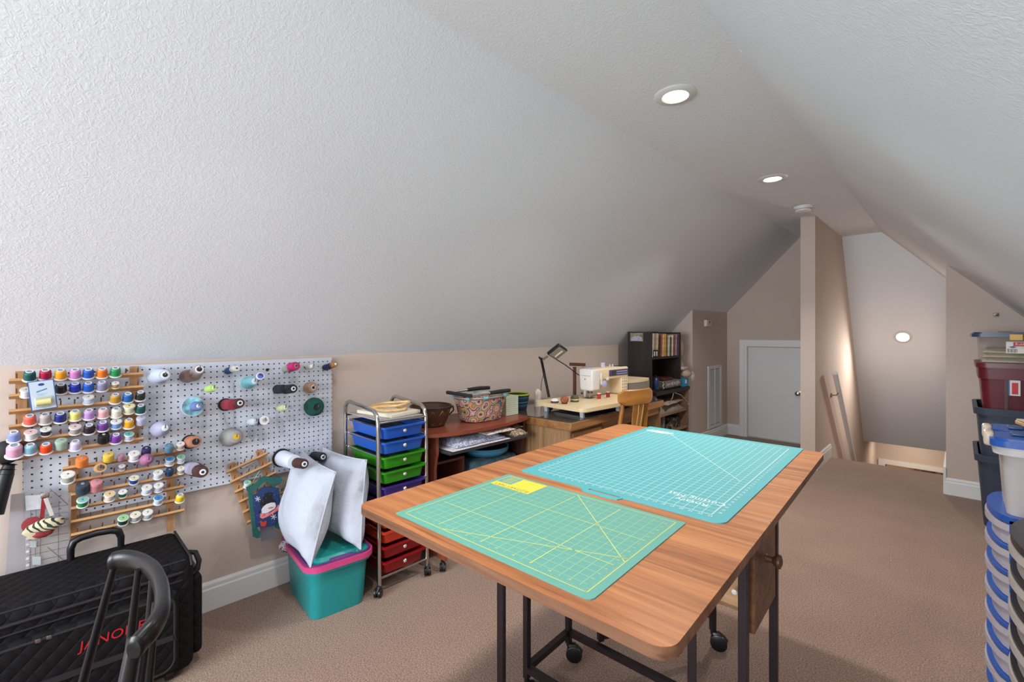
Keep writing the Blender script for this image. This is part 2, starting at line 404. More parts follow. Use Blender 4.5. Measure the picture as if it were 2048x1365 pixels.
# baseboards
def baseboard(name, p0, p1, n, h=.135):
    """p0 to p1 along the wall, n = direction into the room"""
    p0, p1, n = Vector(p0), Vector(p1), Vector(n); m = MB()
    prof = [(0, 0), (.016, 0), (.016, h - .035), (.012, h - .028), (.012, h - .012), (.006, h), (0, h)]
    m.prism([p0 + n * a + Vector((0, 0, b)) for a, b in prof], p1 - p0)
    return struct(name, m, m_trim)
baseboard('baseboard_left', (XL, YB, 0), (XL, YRET, 0), (1, 0, 0))
baseboard('baseboard_left_return', (XL, YRET, 0), (XJ, YRET, 0), (0, -1, 0))
baseboard('baseboard_jog', (XJ, YRET, 0), (XJ, YFAR, 0), (1, 0, 0))
baseboard('baseboard_far', (XJ, YFAR, 0), (-2.02, YFAR, 0), (0, -1, 0))
baseboard('baseboard_partition', (-1.0, 5.18, 0), (-1.0, 5.875, 0), (1, 0, 0))
baseboard('baseboard_partition_end', (-1.122, 5.18, 0), (-1.0, 5.18, 0), (0, -1, 0))
baseboard('baseboard_right_return', (-.088, YRET, 0), (XR, YRET, 0), (0, -1, 0))
baseboard('baseboard_right', (XR, YB, 0), (XR, YRET, 0), (-1, 0, 0))
tr = MB(); tr.box(-.104, -.088, YRET - .012, YHOLE, 0, .22); struct('trim_2', tr, m_trim)
# low attic door in the far wall
DX0, DX1, DZ = -1.925, -1.18, 1.14
door = MB(); door.rbox(DX0, DX1, YFAR - .012, YFAR + .03, .012, DZ, .003, 1)
dob = door.build('door_1', mat('door_paint', '#dcdcdc', .4)); dob['kind'] = 'structure'
c = MB()
for x0, x1 in ((DX0 - .10, DX0 - .012), (DX1 + .0, DX1 + .06)):
    c.box(x0, x1, YFAR - .022, YFAR, 0, DZ + .01); c.box(x0 + .012, x1 - .03, YFAR - .03, YFAR - .0221, 0, DZ + .04)
c.box(DX0 - .10, DX1 + .06, YFAR - .022, YFAR, DZ + .01, DZ + .09); c.box(DX0 - .088, DX1 + .05, YFAR - .03, YFAR - .0221, DZ + .0401, DZ + .078)
struct('trim_3', c, m_trim)
kn = MB(); kp = PY(1595, 788, YFAR - .06)
kM = axis_M((kp.x, YFAR - .012, kp.z), (0, -1, 0))
kn.lathe([(.03, 0), (.03, .004), (.012, .008), (.010, .028), (.022, .036), (.028, .048), (.026, .060), (.014, .066)], kM, 20)
kn.build('door_knob', mat('satin_nickel', '#b8b4ac', .25, 1.0), dob)
# air return grille
vg = thing('vent_grille', 'tall white return-air grille set in the side wall by the low door', 'vent', (XJ, 5.8, .14))
m_vent = mat('vent_enamel', '#dedede', .4)
y0, y1, z0, z1 = 5.565, 6.035, .15, .915
y0, y1 = 5.60, 6.03; z0 += .04; z1 -= .04
f = MB()
for a, b_ in ((y0, y0 + .045), (y1 - .045, y1), ((y0 + y1) / 2 - .008, (y0 + y1) / 2 + .008)): f.box(XJ, XJ + .012, a, b_, z0, z1)
for a, b_ in ((z0 - .04, z0 - .0001), (z1 + .0001, z1 + .04)): f.box(XJ, XJ + .012, y0, y1, a, b_)
f.build('frame', m_vent, vg, smooth=False)
MB().box(XJ, XJ + .001, y0 + .02, y1 - .02, z0, z1).build('duct_shade_sheet', mat('duct_shade_tone', '#4a4642', .8), vg, smooth=False)  # dark sheet that paints the shade behind the louvres
sl = None
nsl = 46
for i in range(nsl):
    z = z0 + .006 + (z1 - z0 - .012) * (i + .5) / nsl
    m = MB(); m.prism([(XJ + .001, y0 + .03, z + .005), (XJ + .003, y0 + .03, z + .006), (XJ + .010, y0 + .03, z - .004), (XJ + .008, y0 + .03, z - .005)], (0, y1 - y0 - .06, 0))
    m.build('louvre', m_vent, vg, smooth=False)
# thermostat style sensor and bracket on the walls
se = thing('wall_sensor', 'small ivory sensor box high on the side wall above the grille', 'sensor', (XJ, 5.62, 1.4))
m_ivory = mat('ivory_plastic', '#ded2bb', .45)
a = PX(1409, 654, XJ + .02); b_ = PX(1423, 640, XJ + .02)
MB().rbox(XJ, XJ + .035, a.y + .03, b_.y - .02, a.z + .005, b_.z - .005, .006).build('housing', m_ivory, se)
MB().box(XJ + .034, XJ + .037, a.y + .09, a.y + .13, b_.z - .045, b_.z - .02).build('display', mat('sensor_display', '#6b665c', .3), se, smooth=False)
sw = thing('wall_bracket', 'small grey metal bracket on the wall above the stacked bins', 'bracket', (.196, YRET, 1.448))
ms = mat('dull_metal', '#8a8680', .4, .8)
MB().rbox(.180, .210, YRET - .012, YRET, 1.446, 1.474, .003).build('plate', ms, sw)
MB().rbox(.186, .204, YRET - .022, YRET - .010, 1.452, 1.462, .003).build('clip', mat('dark_clip', '#5a5650', .4, .6), sw)
# handrail on the stair side of the partition
hr = thing('handrail', 'white wooden stair handrail on the partition wall, running down', 'handrail', (-.93, 5.72, .9))
ra, rb_ = Vector((-.93, 5.72, .905)), Vector((-.93, 8.6, -1.91))
MB().tube([ra, rb_], .024, 14).build('rail', m_trim, hr)
for t in (.07, .5, .9):
    p = ra.lerp(rb_, t)
    MB().tube([p + Vector((0, 0, -.022)), p + Vector((-.02, 0, -.055)), p + Vector((-.07, -.0, -.06))], .006, 8).cyl(p + Vector((-.07, 0, -.06)), p + Vector((-.058, 0, -.06)), .024, .02, 14).build('bracket', mat('brass_bracket', '#b39a6a', .3, 1.0), hr)
# downlights
m_glow = mat('lamp_glow', '#ffffff', .5, emit='#fff3df', estr=14)
m_baf = mat('downlight_trim', '#d8d8d6', .4)
LBL = ['recessed ceiling downlight behind the photographer, outside the photo', 'larger lit recessed downlight, nearer of the two on the flat ceiling', 'smaller lit recessed downlight, farther of the two near the smoke detector']
for (lx, ly), lb in zip(CANS, LBL):
    t = thing('downlight', lb, 'ceiling light', (lx, ly, ZC), group='recessed downlights')
    m = MB(); m.lathe([(.056, -.006), (.062, -.010), (.090, -.006), (.098, -.001), (.098, 0), (.056, 0)], Matrix.Translation((lx, ly, ZC)), 40, closed=False); m.build('trim_ring', m_baf, t)
    MB().cyl((lx, ly, ZC - .004), (lx, ly, ZC - .001), .057, .057, 32).build('lens', m_glow, t)
nrm = Vector((0, -(pa.z - pb.z), -(pb.y - pa.y))).normalized()   # panel normal, into the stairwell
sp = Vector((-.505, 7.30, 0)); sp.z = pa.z + (sp.y - pa.y) * (pb.z - pa.z) / (pb.y - pa.y)
t = thing('downlight', 'lit recessed lamp in the smooth sloping panel over the stairs', 'ceiling light', sp, group='recessed downlights')
m = MB(); m.lathe([(.06, .012), (.066, .014), (.09, .004), (.09, .0), (.06, 0)], axis_M(sp, nrm), 32, closed=False); m.build('trim_ring', m_baf, t)
MB().cyl(sp, sp + nrm * .008, .062, .062, 32).build('lens', m_glow, t)
sd = thing('smoke_detector', 'round white smoke detector on the flat ceiling by the partition', 'smoke detector', (-1.01, 4.83, ZC))
sx, sy = -1.01, 4.76
MB().lathe([(.05, -.045), (.062, -.04), (.066, -.026), (.07, -.012), (.074, -.01), (.076, 0)], Matrix.Translation((sx, sy, ZC)), 32).build('housing', m_trim, sd)
for k in range(3): MB().lathe([(.0665 - .002 * k, -.032 + .004 * k), (.069 - .0005 * k, -.031 + .004 * k), (.069 - .0005 * k, -.0295 + .004 * k)], Matrix.Translation((sx, sy, ZC)), 32, closed=False).build('vent_ring', mat('vent_ring_grey', '#b9b9b9', .5), sd)
# loose flap of ceiling tape on the ridge
tp = thing('peeling_tape', 'curl of peeling ceiling tape beside a dark crack on the ridge', 'peeling tape', (-.62, 1.7, ZC))
q = [PZ(1476, 92, ZC - .006), PZ(1482, 105, ZC - .016), PZ(1492, 98, ZC - .012), PZ(1490, 84, ZC - .004)]
MB().prism(q, (0, 0, .003)).build('flap', m_ceil, tp, smooth=False)
q = [PZ(1492, 84, ZC - .002), PZ(1494.5, 92, ZC - .002), PZ(1499, 96.5, ZC - .002), PZ(1497.5, 91, ZC - .002)]
MB().prism(q, (0, 0, .001)).build('crack', mat('crack_dark', '#403c38', .9), tp, smooth=False)
# ================================================================== CUTTING TABLE AND MATS
TZ = .835
T0 = PZ(713, 1010, TZ)                         # near-left corner of the top
tdir = (PZ(1335, 1308, TZ) - T0); TRZ = math.atan2(tdir.y, tdir.x) + .004
TW, TL = .905, 1.545
ct = thing('cutting_table', 'folding wood-topped cutting table on dark metal legs, carrying two mats', 'table', (T0.x, T0.y, 0), TRZ)
TM = MW[ct.name]
def L(x, y, z): return TM @ Vector((x, y, z))
m_ttop = wood('table_laminate', '#76411f', '#a6683a', '#c38450', 'X', .42, 1.3)
m_tedge = wood('table_edge', '#4a3020', '#755038', '#8c664c', 'X', .5, 1.3)
m_dark = mat('dark_bronze_steel', '#2b2226', .38, .35, var=.05)
m_black = mat('black_plastic', '#121214', .35)
J1, J2 = .640, .950
def leaf(y0, y1, corners):
    """table leaf with rounded outer corners"""
    r = .035; pts = []
    for (cx, cy, a, rd) in ((TW, y0, 270, corners[0]), (TW, y1, 0, corners[1]), (0, y1, 90, corners[2]), (0, y0, 180, corners[3])):
        if not rd: pts.append((cx, cy)); continue
        ox = cx - r if cx > 0 else cx + r; oy = cy + r if cy == y0 else cy - r
        for i in range(7):
            q = math.radians(a + 15 * i); pts.append((ox + r * math.cos(q), oy + r * math.sin(q)))
    return pts
for (y0, y1, cs, nm) in ((0, J1 - .0028, (1, 0, 0, 1), 'leaf'), (J1 + .0028, J2 - .0015, (0, 0, 0, 0), 'centre_top'), (J2 + .0015, TL, (0, 1, 1, 0), 'leaf')):
    pts = leaf(y0, y1, cs)
    m = MB(); m.prism([(x, y, TZ - .0225) for x, y in pts], (0, 0, .0215)); o = m.build(nm, m_tedge, ct, world=False)
    m = MB(); m.prism([(x, y, TZ - .001) for x, y in pts], (0, 0, .001)); m.build('veneer', m_ttop, o, world=False)
MB().box(.004, TW - .004, J1 - .0027, J1 + .0027, TZ - .006, TZ - .0006).build('hinge_strip', mat('hinge_grey', '#a58f86', .4), ct, world=False, smooth=False)
def wleg(x, y, z0, z1, w=.022, rz=0.0):
    M = Matrix.Translation(L(x, y, 0)) @ Matrix.Rotation(TRZ + rz, 4, 'Z')
    MB().rbox(-w / 2, w / 2, -w / 2, w / 2, z0, z1, .002, 1, M).build('leg', m_dark, ct)
Ti = TM.inverted()
def TLc(X, Y): p = Ti @ Vector((X, Y, 0)); return p.x, p.y
def caster(par, X, Y, r=.024, ztop=.07, ang=.6, mat_=None):
    """twin wheel furniture caster under a leg at world X, Y"""
    mm = mat_ or m_black
    d = Vector((math.cos(ang), math.sin(ang), 0)); n = Vector((-d.y, d.x, 0)); c = Vector((X, Y, r)) + d * r * .7
    m = MB(); m.cyl((X, Y, ztop - .02), (X, Y, ztop), .010, .010, 12)
    for k in (-1, 1): m.lathe([(r * .55, 0), (r * .95, .001), (r, .004), (r, .012), (r * .9, .014)], axis_M(c + n * (.003 if k > 0 else -.003), n * k), 18)
    m.tube([Vector((X, Y, ztop - .018)), Vector((X, Y, r * 1.9)) + d * r * .1, c + Vector((0, 0, r * .95)), c + d * r * 1.0 + Vector((0, 0, r * .35))], [.011, .013, .013, .006], 8)
    return m.build('caster', mm, par)
xb0, yb0 = TLc(-1.115, 1.215); xb1, yb1 = TLc(-1.130, 1.480)
xr0, yr0 = TLc(-.395, 1.245); xr1, yr1 = TLc(-.398, 1.520)
wleg(xb0, yb0, .08, TZ - .023); wleg(xb1, yb1, .07, TZ - .023)
wleg(xr0, yr0, .07, TZ - .023); wleg(xr1, yr1, .07, TZ - .023)
for X, Y in ((-1.115, 1.215), (-1.130, 1.480), (-.395, 1.245), (-.398, 1.520)): caster(ct, X, Y, .032, .085, .55)
def rail(a, b, w=.022, h=.022, nm='rail'):
    MB().bar(a, b, w, h).build(nm, m_dark, ct, smooth=False)
zr = .115
P = {'a': (-1.115, 1.215), 'b': (-1.130, 1.480), 'c': (-.395, 1.245), 'd': (-.398, 1.520)}
for z in (zr, .795):
    for u, v in (('a', 'b'), ('b', 'd'), ('c', 'd'), ('a', 'c')):
        rail(Vector((*P[u], z)), Vector((*P[v], z)))
# gate frames swung out under the leaves
for hx, hy, ex, ey in ((-.995, 1.505, -.742, 1.958), (-.50, 1.180, -1.0, .975)):
    for X, Y in ((hx, hy), (ex, ey)):
        x, y = TLc(X, Y); zz = .075 if (X, Y) == (ex, ey) else .13
        MB().rbox(-.011, .011, -.011, .011, zz, TZ - .024, .002, 1, Matrix.Translation((X, Y, 0)) @ Matrix.Rotation(math.atan2(ey - hy, ex - hx), 4, 'Z')).build('gate_leg', m_dark, ct)
    for z in (.15, TZ - .04): rail(Vector((hx, hy, z)), Vector((ex, ey, z)), nm='gate_rail')
    caster(ct, ex, ey, .033, .085, .3)
# drawer box hanging between the right-hand legs
m_dw = wood('drawer_walnut', '#4a2f1f', '#6d4930', '#85603f', 'X', .5, 1.2)
dr_y0, dr_y1 = TLc(-.39, 1.272)[1], TLc(-.39, 1.505)[1]; dx = TLc(-.388, 1.4)[0]
dz0, dz1 = .545, TZ - .03
dr = MB().rbox(dx - .012, dx + .004, dr_y0, dr_y1, dz0, dz1, .002, 1).build('drawer', m_dw, ct, world=False)
m = MB(); m.box(dx - .43, dx - .012, dr_y0 + .012, dr_y0 + .024, dz0 + .04, dz1); m.box(dx - .43, dx - .012, dr_y1 - .024, dr_y1 - .012, dz0 + .04, dz1)
m.box(dx - .43, dx - .012, dr_y0 + .012, dr_y1 - .012, dz0 + .04, dz0 + .05); m.box(dx - .43, dx - .42, dr_y0 + .012, dr_y1 - .012, dz0 + .04, dz1)
m.build('drawer_box', wood('drawer_side', '#7d5b3c', '#a37c55', '#b8926b', 'X', .5, 1.2), dr, world=False, smooth=False)
kw = Vector((-.385, 1.372, .705)); tx = (L(1, 0, 0) - L(0, 0, 0))
MB().lathe([(.012, 0), (.009, .006), (.008, .016), (.014, .022), (.019, .030), (.018, .036), (.008, .040)], axis_M(L(dx + .004, (dr_y0 + dr_y1) / 2, .700), tx), 20).build('drawer_knob', mat('turned_brown_knob', '#5a3826', .35), dr)
sp_ = L(dx - .20, dr_y0 + .011, .60)
ty = L(0, -1, 0) - L(0, 0, 0)
sp_ = PY(1469, 1184, 1.257)
MB().lathe([(.007, 0), (.007, .003), (.004, .005)], axis_M(sp_, ty), 16).build('screw_cap', mat('screw_cap_white', '#d8d4cc', .4), ct)

# ---- green mat, yellow print
m_gmat = mat('green_cutting_vinyl', '#5c9c8f', .55, var=.02, vscale=30, bump=.05, bscale=300)
m_yline = mat('yellow_print', '#c6cf74', .6); m_yel = mat('yellow_block_print', '#e3c53c', .6); m_yfine = mat('fine_yellow_print', '#a0c48e', .6)
def mat_frame(near_l, near_r):
    a, b = PZ(*near_l, TZ + .002), PZ(*near_r, TZ + .002)
    return frame_M(a, b - a, Vector((0, 0, 1)).cross(b - a)), (b - a).length
GM, gw = mat_frame((790, 1027), (1182, 1203)); GM = Matrix.Translation((0, 0, -.002)) @ GM
gh = (PZ(1010, 947, TZ + .002) - PZ(790, 1027, TZ + .002)).length
gm = thing('cutting_mat', 'smaller green cutting mat with yellow grid on the near table leaf', 'cutting mat', GM.translation, math.atan2(GM[1][0], GM[0][0]))
MW[gm.name] = GM
m = MB(); m.prism([(x, y, 0) for x, y in [(.004, 0), (gw - .012, 0), (gw - .004, .004), (gw, .012), (gw, gh - .004), (gw - .004, gh), (.004, gh), (0, gh - .004), (0, .004)]], (0, 0, .0022)); m.build('sheet', m_gmat, gm, world=False)
def lines(mb, segs, w, z):
    for (x0, y0, x1, y1) in segs:
        d = Vector((x1 - x0, y1 - y0, 0)); n = Vector((-d.y, d.x, 0)).normalized() * w / 2
        a, b = Vector((x0, y0, z)), Vector((x1, y1, z))
        mb.add([a - n, b - n, b + n, a + n], [(0, 1, 2, 3)])
gx0, gy0 = .020, .018; gu = (gw - 2 * gx0) / 23.0; ng = int((gh - 2 * gy0) / gu + .2)
gx1, gy1 = gw - gx0, gy0 + ng * gu
fine = []; bold = []
for i in range(24):
    (bold if i % 6 == 5 or i in (0, 23) else fine).append((gx0 + i * gu, gy0 if i in (0, 23) else gy0 + .014, gx0 + i * gu, gy1 if i in (0, 23) else gy1 - .014))
for j in range(ng + 1):
    (bold if j % 6 == 5 or j in (0, ng) else fine).append((gx0 if j in (0, ng) else gx0 + .014, gy0 + j * gu, gx1 if j in (0, ng) else gx1 - .014, gy0 + j * gu))
bold += [(gx0 + 6 * gu, gy0, gx1, gy0 + 11 * gu * .62), (gx0 + 11 * gu, gy1, gx1, gy0 + 6 * gu)]
ticks = []
for i in range(23 * 4):
    x = gx0 + i * gu / 4; h = .009 if i % 4 == 2 else .005
    ticks += [(x, gy0, x, gy0 + h), (x, gy1, x, gy1 - h)]
for i in range(ng * 4):
    y = gy0 + i * gu / 4; h = .009 if i % 4 == 2 else .005
    ticks += [(gx0, y, gx0 + h, y), (gx1, y, gx1 - h, y)]
gp = MB(); lines(gp, fine, .0013, .0024); gp.build('grid_print', m_yfine, gm, world=False, smooth=False)
gp = MB(); lines(gp, bold, .0022, .0025); lines(gp, ticks, .0006, .0025)
gp.build('bold_grid_print', m_yline, gm, world=False, smooth=False)
# yellow information panel in the far-left corner, lettering read from the far side
a = GM.inverted() @ PZ(978, 968, TZ + .002); b = GM.inverted() @ PZ(1040, 985, TZ + .002); c = GM.inverted() @ PZ(1082, 967, TZ + .002); d = GM.inverted() @ PZ(1022, 953, TZ + .002)
px0, px1 = min(a.x, d.x), max(b.x, c.x); py0, py1 = min(a.y, b.y), max(c.y, d.y)
px0, py0 = a.x, b.y; px1, py1 = px0 + .155, py0 + .098
mm = MB(); mm.add([(px0 + .06, py0, .0026), (px1, py0, .0026), (px1, py1, .0026), (px0 + .06, py1, .0026)], [(0, 1, 2, 3)]); mm.add([(px0, py0, .0026), (px0 + .06, py0, .0026), (px0 + .06, py0 + .03, .0026), (px0, py0 + .03, .0026)], [(0, 1, 2, 3)])
lines(mm, [(px0, py0, px0, py1), (px0, py1, px1, py1)] + [(px0 + .012, py0 + .04 + .009 * k, px0 + .05, py0 + .04 + .009 * k) for k in range(6)], .002, .0026)
mm.build('yellow_panel', m_yel, gm, world=False, smooth=False)
m_gink = mat('green_ink', '#3f7f63', .6)
lettering('ROTARY MAT', .022, GM @ Matrix.Translation((px0 + .078, py0 + .014, .0028)) @ Matrix.Rotation(PI, 4, 'Z'), m_gink, gm, thick=0)
for i in range(1, 23):
    if i % 2 == 0: continue
    lettering(str(i), .009, GM @ Matrix.Translation((gx0 + i * gu, gy0 + .016, .0026)), m_yline, gm, 'number', thick=0)
for j in range(1, ng):
    lettering(str(j), .009, GM @ Matrix.Translation((gx1 - .016, gy0 + j * gu, .0026)) @ Matrix.Rotation(-PI / 2, 4, 'Z'), m_yline, gm, 'number', thick=0)

# ---- turquoise mat with a carrying handle, white print
m_bmat = mat('turquoise_cutting_vinyl', '#50a4aa', .5, var=.02, vscale=30, bump=.04, bscale=300)
m_wline = mat('pale_print', '#bfe0dc', .6)
BM, bw = mat_frame((1040, 942), (1448, 1051)); BM = Matrix.Translation((0, 0, -.002)) @ BM
bh = (PZ(1612, 899, TZ + .002) - PZ(1448, 1051, TZ + .002)).length
BI = BM.inverted()
bt = thing('cutting_mat', 'larger turquoise cutting mat with white grid and a cut-out carrying handle', 'cutting mat', BM.translation, math.atan2(BM[1][0], BM[0][0]))
MW[bt.name] = BM
def rc(cx, cy, a0, r, n=5): return [(cx + r * math.cos(math.radians(a0 + 90 * i / n)), cy + r * math.sin(math.radians(a0 + 90 * i / n))) for i in range(n + 1)]
h0 = (BI @ PZ(1166, 976, TZ)).x; h1 = (BI @ PZ(1254, 998, TZ)).x; hd = .028
out = rc(.012, .012, 180, .012) + [(h0, 0), (h0 + .006, -hd * .6), (h0 + .022, -hd), (h1 - .035, -hd), (h1 - .015, -hd * .8), (h1 - .006, -.004), (h1 + .01, 0)] + rc(bw - .03, .03, 270, .03) + rc(bw - .012, bh - .012, 0, .012) + rc(.012, bh - .012, 90, .012)
s0, s1 = h0 + .03, h1 - .022
slot = rc(s0, -.001, 90, .006, 6) + rc(s0, -.001, 180, .006, 6)[1:] + rc(s1, -.001, 270, .006, 6) + rc(s1, -.001, 0, .006, 6)[1:]
MB().plate(out, [slot], 0, .003).build('sheet', m_bmat, bt, world=False)
bx0, by0 = .045, .045; nbx = 23; bu = (bw - 2 * bx0) / nbx; nby = 35; bv = (bh - by0 - .045) / nby
bx1, by1 = bw - bx0, by0 + nby * bv
g1 = []; g2 = [(bx0, by0, bx1, by0), (bx1, by0, bx1, by1), (bx0, by1, bx1, by1), (bx0, by0, bx0, by1)]
for i in range(1, nbx): g1.append((bx0 + i * bu, by0, bx0 + i * bu, by1))
for j in range(1, nby): g1.append((bx0, by0 + j * bv, bx1, by0 + j * bv))
g2 += [(bx0 + 4 * bu, by1 - 2 * bv, bx1 - bu, by0 + 13 * bv)]
gp = MB(); lines(gp, g1, .0015, .0032); gp.build('grid_print', m_wline, bt, world=False, smooth=False)
tk = []
for i in range(nbx * 8): tk.append((bx0 + i * bu / 8, by0, bx0 + i * bu / 8, by0 + .004))
for j in range(nby * 8): tk += [(bx1, by0 + j * bv / 8, bx1 - .004, by0 + j * bv / 8)]
gp = MB(); lines(gp, g2, .0022, .0033); lines(gp, tk, .0005, .0033)
gp.build('bold_grid_print', mat('white_print', '#d2e4df', .6), bt, world=False, smooth=False)
m_wp = mat('white_ink', '#dfeeea', .6)
tc_ = BI @ PZ(1388, 1003, TZ)
lettering('Rotary\nCutting Mat', .034, BM @ Matrix.Translation((tc_.x, tc_.y, .0035)) @ Matrix.Rotation(PI, 4, 'Z'), m_wp, bt, thick=0)
for i in range(1, nbx + 1): lettering(str(i), .013, BM @ Matrix.Translation((bx0 + i * bu, by0 - .012, .0034)), m_wp, bt, 'number', thick=0)
for j in range(1, nby): lettering(str(nby - j), .012, BM @ Matrix.Translation((bx1 + .014, by0 + j * bv, .0034)) @ Matrix.Rotation(PI / 2, 4, 'Z'), m_wp, bt, 'number', thick=0)
for j in range(1, nby): lettering(str(nby - j), .010, BM @ Matrix.Translation((bx0 - .012, by0 + j * bv, .0034)) @ Matrix.Rotation(PI / 2, 4, 'Z'), m_wp, bt, 'number', thick=0)
MB().prism([(bx0 + 2 * bu + .07 * math.cos(a * PI / 8), by1 - 1.9 * bv + .022 * math.sin(a * PI / 8), .0034) for a in range(16)], (0, 0, .0003)).build('logo_patch', m_wline, bt, world=False, smooth=False)
# ================================================================== DRAWER CART, RED DESK, WOODEN DESK, SHELVES
m_chrome = mat('chrome', '#c9c6c2', .12, 1.0)
cx0, cx1, cy0, cy1 = -2.455, -2.085, 1.178, 1.466
cart = thing('drawer_cart', 'chrome rolling cart with ten rainbow plastic drawers beside the red desk', 'cart', ((cx0 + cx1) / 2, (cy0 + cy1) / 2, 0))
for y, k in ((cy0, -1), (cy1, 1)):
    f0 = Vector((cx1, y + k * .0, .05)); b0 = Vector((cx0, y, .05))
    pts = [f0, Vector((cx1 - .012, y, .80)), Vector((cx1 - .014, y, .865)), Vector((cx1 - .026, y, .900)), Vector((cx1 - .055, y, .920)), Vector((cx0 + .05, y, .942)), Vector((cx0 + .02, y, .932)), Vector((cx0, y, .905)), Vector((cx0, y, .86)), b0]
    MB().tube(pts, .0105, 12).build('side_frame', m_chrome, cart)
for x in (cx0, cx1):
    for z in (.085, .862): MB().cyl((x - (.012 if (x == cx1 and z > .5) else 0), cy0, z), (x - (.012 if (x == cx1 and z > .5) else 0), cy1, z), .0065, None, 10).build('cross_bar', m_chrome, cart)
for x, y in ((cx0, cy0), (cx0, cy1), (cx1, cy0), (cx1, cy1)): caster(cart, x, y, .022, .06, -.9 if y == cy0 else -.5)
DC = ['#2459b8', '#2459b8', '#2f8a14', '#2f8a14', '#3b2a78', '#3b2a78', '#c23a22', '#c23a22', '#8e1218', '#8e1218']
DN = ['blue', 'blue', 'green', 'green', 'purple', 'purple', 'orange-red', 'orange-red', 'dark red', 'dark red']
tray = mat('tray_clear', '#b9b3ae', .25, alpha=.75)
MB().rbox(cx0 + .005, cx1 - .02, cy0 + .012, cy1 - .012, .868, .874, .002).build('top_tray', tray, cart)
for i, hx in enumerate(DC):
    z = .813 - .0757 * i
    md = mat('drawer_' + hx[1:], hx, .28, alpha=.93, var=.10, vscale=12)
    for y in (cy0 + .008, cy1 - .008):
        MB().cyl((cx0, y, z + .028), (cx1 - .012, y, z + .028), .004, None, 8).build('runner', m_chrome, cart)
    m = MB(); m.ring(cx0 + .015, cx1 + .008, cy0 + .022, cy1 - .022, z - .036, z + .020, .004, .022, 4, t=.93)
    m.box(cx0 + .03, cx1 - .01, cy0 + .035, cy1 - .035, z - .036, z - .033)
    m.ring(cx0 + .01, cx1 + .016, cy0 + .012, cy1 - .012, z + .018, z + .026, .014, .02, 4)
    d = m.build('drawer', md, cart); d['label'] = DN[i] + ' plastic drawer'
    MB().lathe([(.004, 0), (.0045, .006), (.009, .011), (.010, .015), (.007, .019), (.002, .021)], axis_M((cx1 - .006, (cy0 + cy1) / 2, z - .004), (1, 0, 0)), 16).build('knob', mat('knob_clear', '#d9d2cc', .1, .6), d)
    if i < 4: MB().rbox(cx0 + .04, cx1 - .03, cy0 + .05, cy1 - .05, z - .030, z - .002, .008).build('contents', mat('drawer_contents', '#4c5661', .9, var=.5, vscale=30), d)
# book and bamboo bag handles on the cart
mono('notepad', MB().rbox(-2.41, -2.13, 1.235, 1.445, .875, .893, .002, 1, Matrix.Translation((-2.27, 1.34, 0)) @ Matrix.Rotation(.18, 4, 'Z') @ Matrix.Translation((2.27, -1.34, 0))), mat('paper_cream', '#d9d2bf', .8, var=.05),
     'cream notepad lying flat on top of the chrome drawer cart', 'notepad')
hoopm = wood('bamboo', '#c99a5e', '#e2bc84', '#f0d3a2', 'X', .4)
for k, (cx_, cy_, rz, lab) in enumerate(((-2.27, 1.34, .3, 'lower wooden bag handle hoop lying on the notepad'), (-2.29, 1.36, .9, 'upper wooden bag handle hoop lying tilted on the other hoop'))):
    pts = []
    for i in range(25):
        a = 2 * PI * i / 24; x, y = .105 * math.cos(a), .075 * math.sin(a) + .012 * math.cos(3 * a)
        pts.append(Vector((cx_ + x * math.cos(rz) - y * math.sin(rz), cy_ + x * math.sin(rz) + y * math.cos(rz), .902 + .015 * k + .010 * k * math.cos(a))))
    mono('bag_handle', MB().tube(pts, .0075, 10, cap=False), hoopm, lab, 'handle', 'wooden bag handles on the cart')

# ---- red computer desk
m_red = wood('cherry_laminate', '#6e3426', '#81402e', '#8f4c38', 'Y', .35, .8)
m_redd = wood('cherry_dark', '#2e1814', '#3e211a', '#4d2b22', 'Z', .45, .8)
rd = thing('computer_desk', 'small cherry-red laminate computer desk with bowed front between cart and wooden desk', 'desk', (-2.3, 1.92, 0))
rz = .755
front = [(-2.135, 1.475), (-2.112, 1.492), (-2.085, 1.53), (-2.05, 1.62), (-2.028, 1.75), (-2.02, 1.90), (-2.03, 2.03), (-2.053, 2.17), (-2.080, 2.27), (-2.090, 2.295), (-2.105, 2.300)]
pts = [(x, y, rz - .022) for x, y in front] + [(-2.53, 2.300, rz - .022), (-2.53, 1.475, rz - .022)]
b = bmesh.new(); fv = [b.verts.new(p) for p in pts]; fc = b.faces.new(fv); r = bmesh.ops.extrude_face_region(b, geom=[fc])
for g in r['geom']:
    if isinstance(g, bmesh.types.BMVert): g.co.z = rz
bmesh.ops.bevel(b, geom=[e for e in b.edges if abs(e.verts[0].co.z - e.verts[1].co.z) < 1e-5], offset=.004, segments=2, affect='EDGES')
MB().bm(b).build('desktop', m_red, rd)
for y in (1.545, 2.262):
    side = [(-2.52, y, .06), (-2.03, y, .06), (-2.03, y, .115), (-2.05, y, .15), (-2.09, y, .175), (-2.12, y, .20), (-2.13, y, .54), (-2.12, y, .60), (-2.11, y, .63), (-2.11, y, rz - .022), (-2.52, y, rz - .022)]
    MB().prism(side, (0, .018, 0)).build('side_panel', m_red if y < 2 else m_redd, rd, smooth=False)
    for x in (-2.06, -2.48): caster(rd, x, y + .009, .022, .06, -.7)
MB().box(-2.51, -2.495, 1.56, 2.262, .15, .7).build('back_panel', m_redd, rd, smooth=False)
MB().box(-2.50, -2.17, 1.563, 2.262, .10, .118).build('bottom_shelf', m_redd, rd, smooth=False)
MB().box(-2.50, -2.19, 1.80, 1.816, .118, .56).box(-2.50, -2.19, 1.563, 1.80, .545, .56).build('divider', wood('cherry_mid', '#4a241c', '#5b2f25', '#6b3a2e', 'Z', .45, .8), rd, smooth=False)
